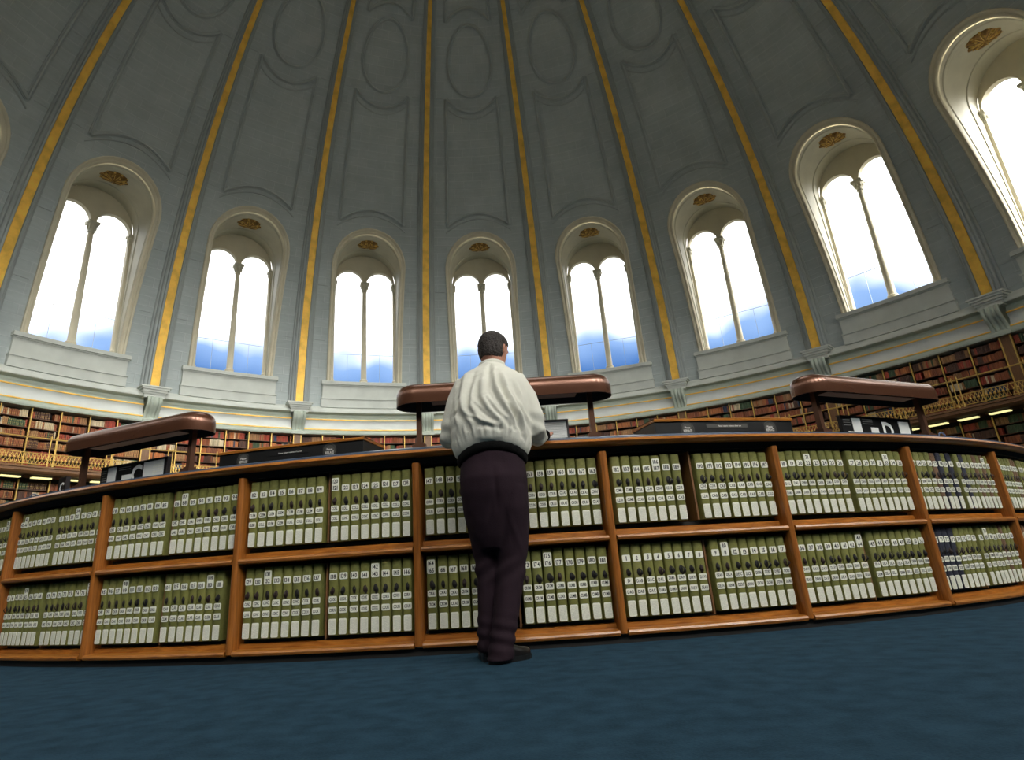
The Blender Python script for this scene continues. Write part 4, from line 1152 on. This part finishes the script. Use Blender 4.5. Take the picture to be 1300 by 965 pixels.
def jack(co, n):
    x, y, z = co.x-.02, co.y-8.25, co.z; d = 0
    back = max(0, min(1, -n.y*1.6+.2))
    for pts, wd, dp in FOLDS:
        best = None
        for i in range(len(pts)-1):
            sd, dd, t_ = seg_d(x, z, pts[i], pts[i+1])
            if best is None or dd < best[1]: best = (sd, dd, (i+t_)/(len(pts)-1))
        s, dd, u = best; env = math.sin(PI*min(max(u*.85+.1, 0), 1))**.6
        q = dd/wd
        if q < 3: d += 1.55*back*env*dp*(math.exp(-q*q)-.9*math.exp(-((s/wd-1.7)**2)*.9)*(1 if dd < 3*wd else 0))
    d += .0045*noise.noise(Vector((x*9, y*9, z*5)))+.003*noise.noise(Vector((x*22+3, y*20, z*9)))
    # gathers above the band
    g = math.exp(-((z-1.155)/.035)**2); th = math.atan2(y+8.25, x)
    d += g*(.005*math.sin(th*26+3*noise.noise(Vector((x*8, y*8, 1))))+.003*math.sin(th*47))
    if abs(x) > .20 and z < 1.5: d += .004*math.sin(z*75+x*30)*max(0, 1-abs(z-1.26)/.12)
    return d
def lift(c):
    if abs(c.x-.02) < .27 and c.z < 1.45:
        c.z += .070*min(1, max(0, -c.y-.02)/.13)**1.4*min(1, (1.45-c.z)/.25)
    return c
b = MB()
ell(b, S([((0, -8.25, 1.085), .205, .150, (0, 0, 1)), ((0, -8.25, 1.105), .222, .168, (0, 0, 1)), ((0, -8.255, 1.15), .236, .180, (0, 0, 1)), ((.0, -8.265, 1.22), .240, .182, (0, 0, 1)), ((.0, -8.265, 1.34), .238, .178, (0, 0, 1)), ((.005, -8.255, 1.44), .235, .168, (0, 0, 1)), ((.008, -8.245, 1.51), .228, .154, (0, .1, 1)), ((.012, -8.235, 1.56), .208, .138, (0, .15, 1)), ((.018, -8.225, 1.60), .172, .118, (0, .2, 1)), ((.026, -8.215, 1.632), .122, .098, (0, .2, 1)), ((.030, -8.205, 1.655), .088, .084, (0, .2, 1)), ((.030, -8.20, 1.672), .076, .076, (0, .2, 1))]), 40)
ell(b, S([((.10, -8.22, 1.56), .07, .08), ((.165, -8.22, 1.535), .085, .092), ((.222, -8.22, 1.44), .080, .088), ((.250, -8.215, 1.33), .076, .084), ((.262, -8.20, 1.25), .070, .070), ((.276, -8.13, 1.222), .062, .062), ((.298, -8.05, 1.232), .054, .054), ((.318, -7.99, 1.248), .042, .042)]), 20)
ell(b, S([((-.07, -8.22, 1.56), .07, .08), ((-.135, -8.22, 1.53), .085, .092), ((-.195, -8.21, 1.42), .078, .088), ((-.232, -8.20, 1.31), .070, .080), ((-.255, -8.18, 1.24), .062, .064), ((-.268, -8.10, 1.238), .058, .058), ((-.266, -8.02, 1.252), .052, .052), ((-.263, -7.965, 1.266), .042, .042)]), 20)
jk = fuse(b, 'jacket', M['jacket'], man, .009, 4, jack, lift)
# back yoke seam, collar, waistband, cuffs
b = MB(); rows = []
for k in range(25):
    th = 2*PI*k/24
    rows.append([rel((.030+(r_)*math.cos(th), -8.20+(r_)*math.sin(th), z_-.012*math.sin(th))) for r_, z_ in ((.084, 1.625), (.088, 1.65), (.084, 1.678), (.074, 1.684), (.068, 1.66))])
b.grid(rows, 0); b.build('collar', M['jacket'], jk, smooth=60)
b = MB(); rows = []
for k in range(73):
    th = 2*PI*k/72; w_ = .002*math.sin(k*2.1)
    rows.append([rel((0+(rx+w_)*math.cos(th), -8.25+(ry+w_)*math.sin(th), z_+.070*max(0, -math.sin(th))**1.4)) for rx, ry, z_ in ((.165, .11, 1.035), (.200, .142, 1.04), (.208, .152, 1.06), (.209, .153, 1.085), (.200, .14, 1.10), (.165, .11, 1.11))])
b.grid(rows, 0); b.build('waistband', M['knit'], jk, smooth=60)
for W, dx in ((RW, 0), (LW, 0)):
    b = MB(); ell(b, [(rel(W+Vector((0, -.045, -.010))), .040, .040), (rel(W+Vector((0, -.02, -.004))), .036, .034), (rel(W+Vector((0, .0, 0))), .031, .028)], 16)
    b.build('cuff', M['knit'], jk, smooth=60)

# trousers
def trou(co, n):
    x, y, z = co.x-.02, co.y-8.25, co.z
    d = .004*noise.noise(Vector((x*8, y*8, z*4)))+.003*noise.noise(Vector((x*20, y*20, z*12+5)))
    if z < .30: d += .006*math.sin(z*95+x*22+y*8)*max(0, 1-abs(z-.13)/.14)     # bunched over the shoes
    d += .006*math.sin(z*60-x*40)*math.exp(-((z-.46)/.07)**2)                    # behind the knees
    d += .007*math.exp(-((x-.02-(z-.9)*.35)/.018)**2)*math.exp(-((z-.80)/.09)**2)*(-1)
    d += .006*math.exp(-((x-.09+(z-.7)*.3)/.016)**2)*math.exp(-((z-.66)/.13)**2)
    d += -.009*math.exp(-((x-.01-(.9-z)*.05)/.014)**2)*math.exp(-((z-.88)/.10)**2)
    return d
b = MB()
ell(b, S([((0, -8.245, 1.155), .165, .125, (0, 0, 1)), ((0, -8.245, 1.10), .184, .142, (0, 0, 1)), ((0, -8.25, 1.04), .192, .145, (0, 0, 1)), ((.0, -8.262, .96), .198, .160, (0, 0, 1)), ((.0, -8.260, .88), .196, .152, (0, 0, 1)), ((.0, -8.25, .80), .186, .138, (0, 0, 1)), ((.0, -8.24, .72), .165, .122, (0, 0, 1)), ((.003, -8.235, .64), .14, .10, (0, 0, 1)), ((.005, -8.23, .57), .10, .07, (0, 0, 1))]), 32)
ell(b, S([((.095, -8.255, .90), .100, .135, (0, 0, 1)), ((.092, -8.25, .78), .102, .130, (0, 0, 1)), ((.085, -8.235, .64), .094, .106, (0, 0, 1)), ((.080, -8.225, .52), .084, .086, (0, 0, 1)), ((.062, -8.235, .43), .078, .082, (0, 0, 1)), ((.038, -8.262, .31), .073, .080, (0, 0, 1)), ((.012, -8.29, .18), .068, .078, (0, 0, 1)), ((-.008, -8.30, .09), .068, .080, (0, 0, 1)), ((-.024, -8.312, .016), .072, .086, (0, 0, 1))]), 26)
ell(b, S([((-.095, -8.25, .90), .100, .130, (0, 0, 1)), ((-.09, -8.225, .78), .100, .128, (0, 0, 1)), ((-.078, -8.18, .64), .086, .095, (0, 0, 1)), ((-.066, -8.15, .52), .076, .084, (0, 0, 1)), ((-.062, -8.15, .43), .072, .080, (0, 0, 1)), ((-.070, -8.165, .31), .066, .076, (0, 0, 1)), ((-.078, -8.175, .18), .062, .074, (0, 0, 1)), ((-.082, -8.175, .09), .062, .075, (0, 0, 1)), ((-.082, -8.175, .045), .062, .078, (0, 0, 1))]), 26)
tr = fuse(b, 'trousers', M['trouser'], man, .009, 4, trou)
# shoes: upper, sole, heel, laces
for A_, D_ in ((RA, RD), (LA, LD)):
    A0 = Vector((A_[0], A_[1], 0)); side = Vector((D_.y, -D_.x, 0))
    root = None; b = MB(); P = []
    for f, wd, hh in ((-.060, .020, .030), (-.055, .030, .045), (-.035, .035, .060), (-.01, .038, .082), (.04, .040, .080), (.09, .046, .060), (.14, .050, .046), (.185, .045, .040), (.215, .030, .034), (.226, .010, .020)):
        P.append([rel(A0+D_*f+side*wd*(math.copysign(abs(math.cos(t_))**.7, math.cos(t_)))+Vector((0, 0, .022+hh*max(math.sin(t_), 0)**.8-.006*(math.sin(t_) < 0)))) for t_ in [2*PI*j/18 for j in range(18)]])
    b.grid(P, 0, closed=True); b.f.append(tuple(range(18))); b.m.append(0); b.f.append(tuple(9*18+j for j in range(18))[::-1]); b.m.append(0)
    sh = b.build('shoe', M['shoe'], man, smooth=60)
    b = MB(); out = []
    for f, wd in ((-.065, .018), (-.060, .031), (-.040, .037), (0, .040), (.05, .042), (.10, .050), (.15, .053), (.19, .047), (.222, .030), (.233, .010)): out.append((f, wd))
    loop = [(f, w_) for f, w_ in out]+[(f, -w_) for f, w_ in out[::-1]]; n_ = len(loop)
    b.add([rel(A0+D_*f+side*w_+Vector((0, 0, z_))) for z_ in (.0, .024) for f, w_ in loop], [tuple(range(n_)), tuple(range(2*n_-1, n_-1, -1))]+[(i, i+n_, (i+1) % n_+n_, (i+1) % n_) for i in range(n_)])
    b.build('sole', M['black'], sh)
    b = MB()
    for k in range(4):
        f = .03+.022*k; hgt = .022+(.092-.012*k*1.2)
        b.tube([rel(A0+D_*f+side*q+Vector((0, 0, hgt-.006-abs(q)*.35))) for q in (-.022, 0, .022)], .0025, 6)
    b.build('laces', M['shoe'], sh)
# ------------------------------------------------------------------ light
w = bpy.data.worlds.new('overcast_sky'); SC.world = w; w.use_nodes = True
nt = w.node_tree; L = nt.links
bg = nt.nodes['Background']
tc = nt.nodes.new('ShaderNodeTexCoord')
nrm = nt.nodes.new('ShaderNodeVectorMath'); nrm.operation = 'NORMALIZE'; L.new(tc.outputs['Generated'], nrm.inputs[0])
sep = nt.nodes.new('ShaderNodeSeparateXYZ'); L.new(nrm.outputs[0], sep.inputs[0])
no = nt.nodes.new('ShaderNodeTexNoise'); no.inputs['Scale'].default_value = 5.5; no.inputs['Detail'].default_value = 3
L.new(nrm.outputs[0], no.inputs['Vector'])
ma = nt.nodes.new('ShaderNodeMath'); ma.operation = 'MULTIPLY_ADD'; ma.inputs[1].default_value = .16; L.new(no.outputs['Fac'], ma.inputs[0]); L.new(sep.outputs['Z'], ma.inputs[2])
cr = nt.nodes.new('ShaderNodeValToRGB'); e = cr.color_ramp.elements
e[0].position = .05; e[0].color = GROUND; e[1].position = .445; e[1].color = (1, .97, .93, 1)
for ps, cl in ((.12, (.05, .07, .10, 1)), (.30, (.022, .055, .15, 1)), (.352, (.035, .09, .23, 1)), (.395, (.14, .22, .38, 1))):
    x = e.new(ps); x.color = cl
L.new(ma.outputs[0], cr.inputs['Fac'])
# brighter cloud around a veiled sun, behind the viewer to the right
SUN = Vector((.52, -.73, .46)).normalized()
dt = nt.nodes.new('ShaderNodeVectorMath'); dt.operation = 'DOT_PRODUCT'; L.new(nrm.outputs[0], dt.inputs[0]); dt.inputs[1].default_value = SUN
mr = nt.nodes.new('ShaderNodeMapRange'); mr.inputs['From Min'].default_value = 0; mr.inputs['From Max'].default_value = 1; mr.inputs['To Min'].default_value = SKY_LO; mr.inputs['To Max'].default_value = SKY_HI
pw = nt.nodes.new('ShaderNodeMath'); pw.operation = 'POWER'; pw.inputs[1].default_value = 5; pm = nt.nodes.new('ShaderNodeMath'); pm.operation = 'MAXIMUM'; pm.inputs[1].default_value = 0
L.new(dt.outputs['Value'], pm.inputs[0]); L.new(pm.outputs[0], pw.inputs[0]); L.new(pw.outputs[0], mr.inputs['Value'])
# towards the viewer's back the low sky is bright haze over pale stone roofs
d2 = nt.nodes.new('ShaderNodeVectorMath'); d2.operation = 'DOT_PRODUCT'; L.new(nrm.outputs[0], d2.inputs[0]); d2.inputs[1].default_value = Vector((.5, -.86, 0))
fb = nt.nodes.new('ShaderNodeMapRange'); fb.inputs['From Min'].default_value = -.15; fb.inputs['From Max'].default_value = .35; L.new(d2.outputs['Value'], fb.inputs['Value'])
c2 = nt.nodes.new('ShaderNodeValToRGB'); e2 = c2.color_ramp.elements
e2[0].position = .0; e2[0].color = ROOFS; e2[1].position = .12; e2[1].color = (1, .96, .90, 1)
L.new(sep.outputs['Z'], c2.inputs['Fac'])
mxc = nt.nodes.new('ShaderNodeMix'); mxc.data_type = 'RGBA'
L.new(fb.outputs['Result'], mxc.inputs['Factor']); L.new(cr.outputs['Color'], mxc.inputs['A']); L.new(c2.outputs['Color'], mxc.inputs['B'])
L.new(mxc.outputs['Result'], bg.inputs['Color']); L.new(mr.outputs['Result'], bg.inputs['Strength'])
# portals: they only guide the sampling of the sky through the window openings
for k in range(20):
    ph = PHI0+9+18*k
    ld = bpy.data.lights.new('window_portal', 'AREA'); ld.shape = 'RECTANGLE'; ld.size = 3.3; ld.size_y = 7.7; ld.cycles.is_portal = True
    o = bpy.data.objects.new('window_portal', ld); COL.objects.link(o)
    o.location = (21.75*sin(ph), 21.75*cos(ph), 14.1)
    o.rotation_euler = Vector((-sin(ph), -cos(ph), 0)).to_track_quat('-Z', 'Y').to_euler()
ld = bpy.data.lights.new('skylight_portal', 'AREA'); ld.shape = 'DISK'; ld.size = 2*rt_top; ld.cycles.is_portal = True
o = bpy.data.objects.new('skylight_portal', ld); COL.objects.link(o); o.location = (0, 0, Z_TOP+1.3)
SC.view_settings.view_transform = 'Standard'; SC.view_settings.look = 'None'; SC.view_settings.gamma = 1
SC.view_settings.use_curve_mapping = False; SC.view_settings.exposure = EXPO
SC.cycles.use_denoising = True; SC.cycles.max_bounces = 8; SC.cycles.diffuse_bounces = 5; SC.cycles.transparent_max_bounces = 12
SC.cycles.sample_clamp_indirect = 6
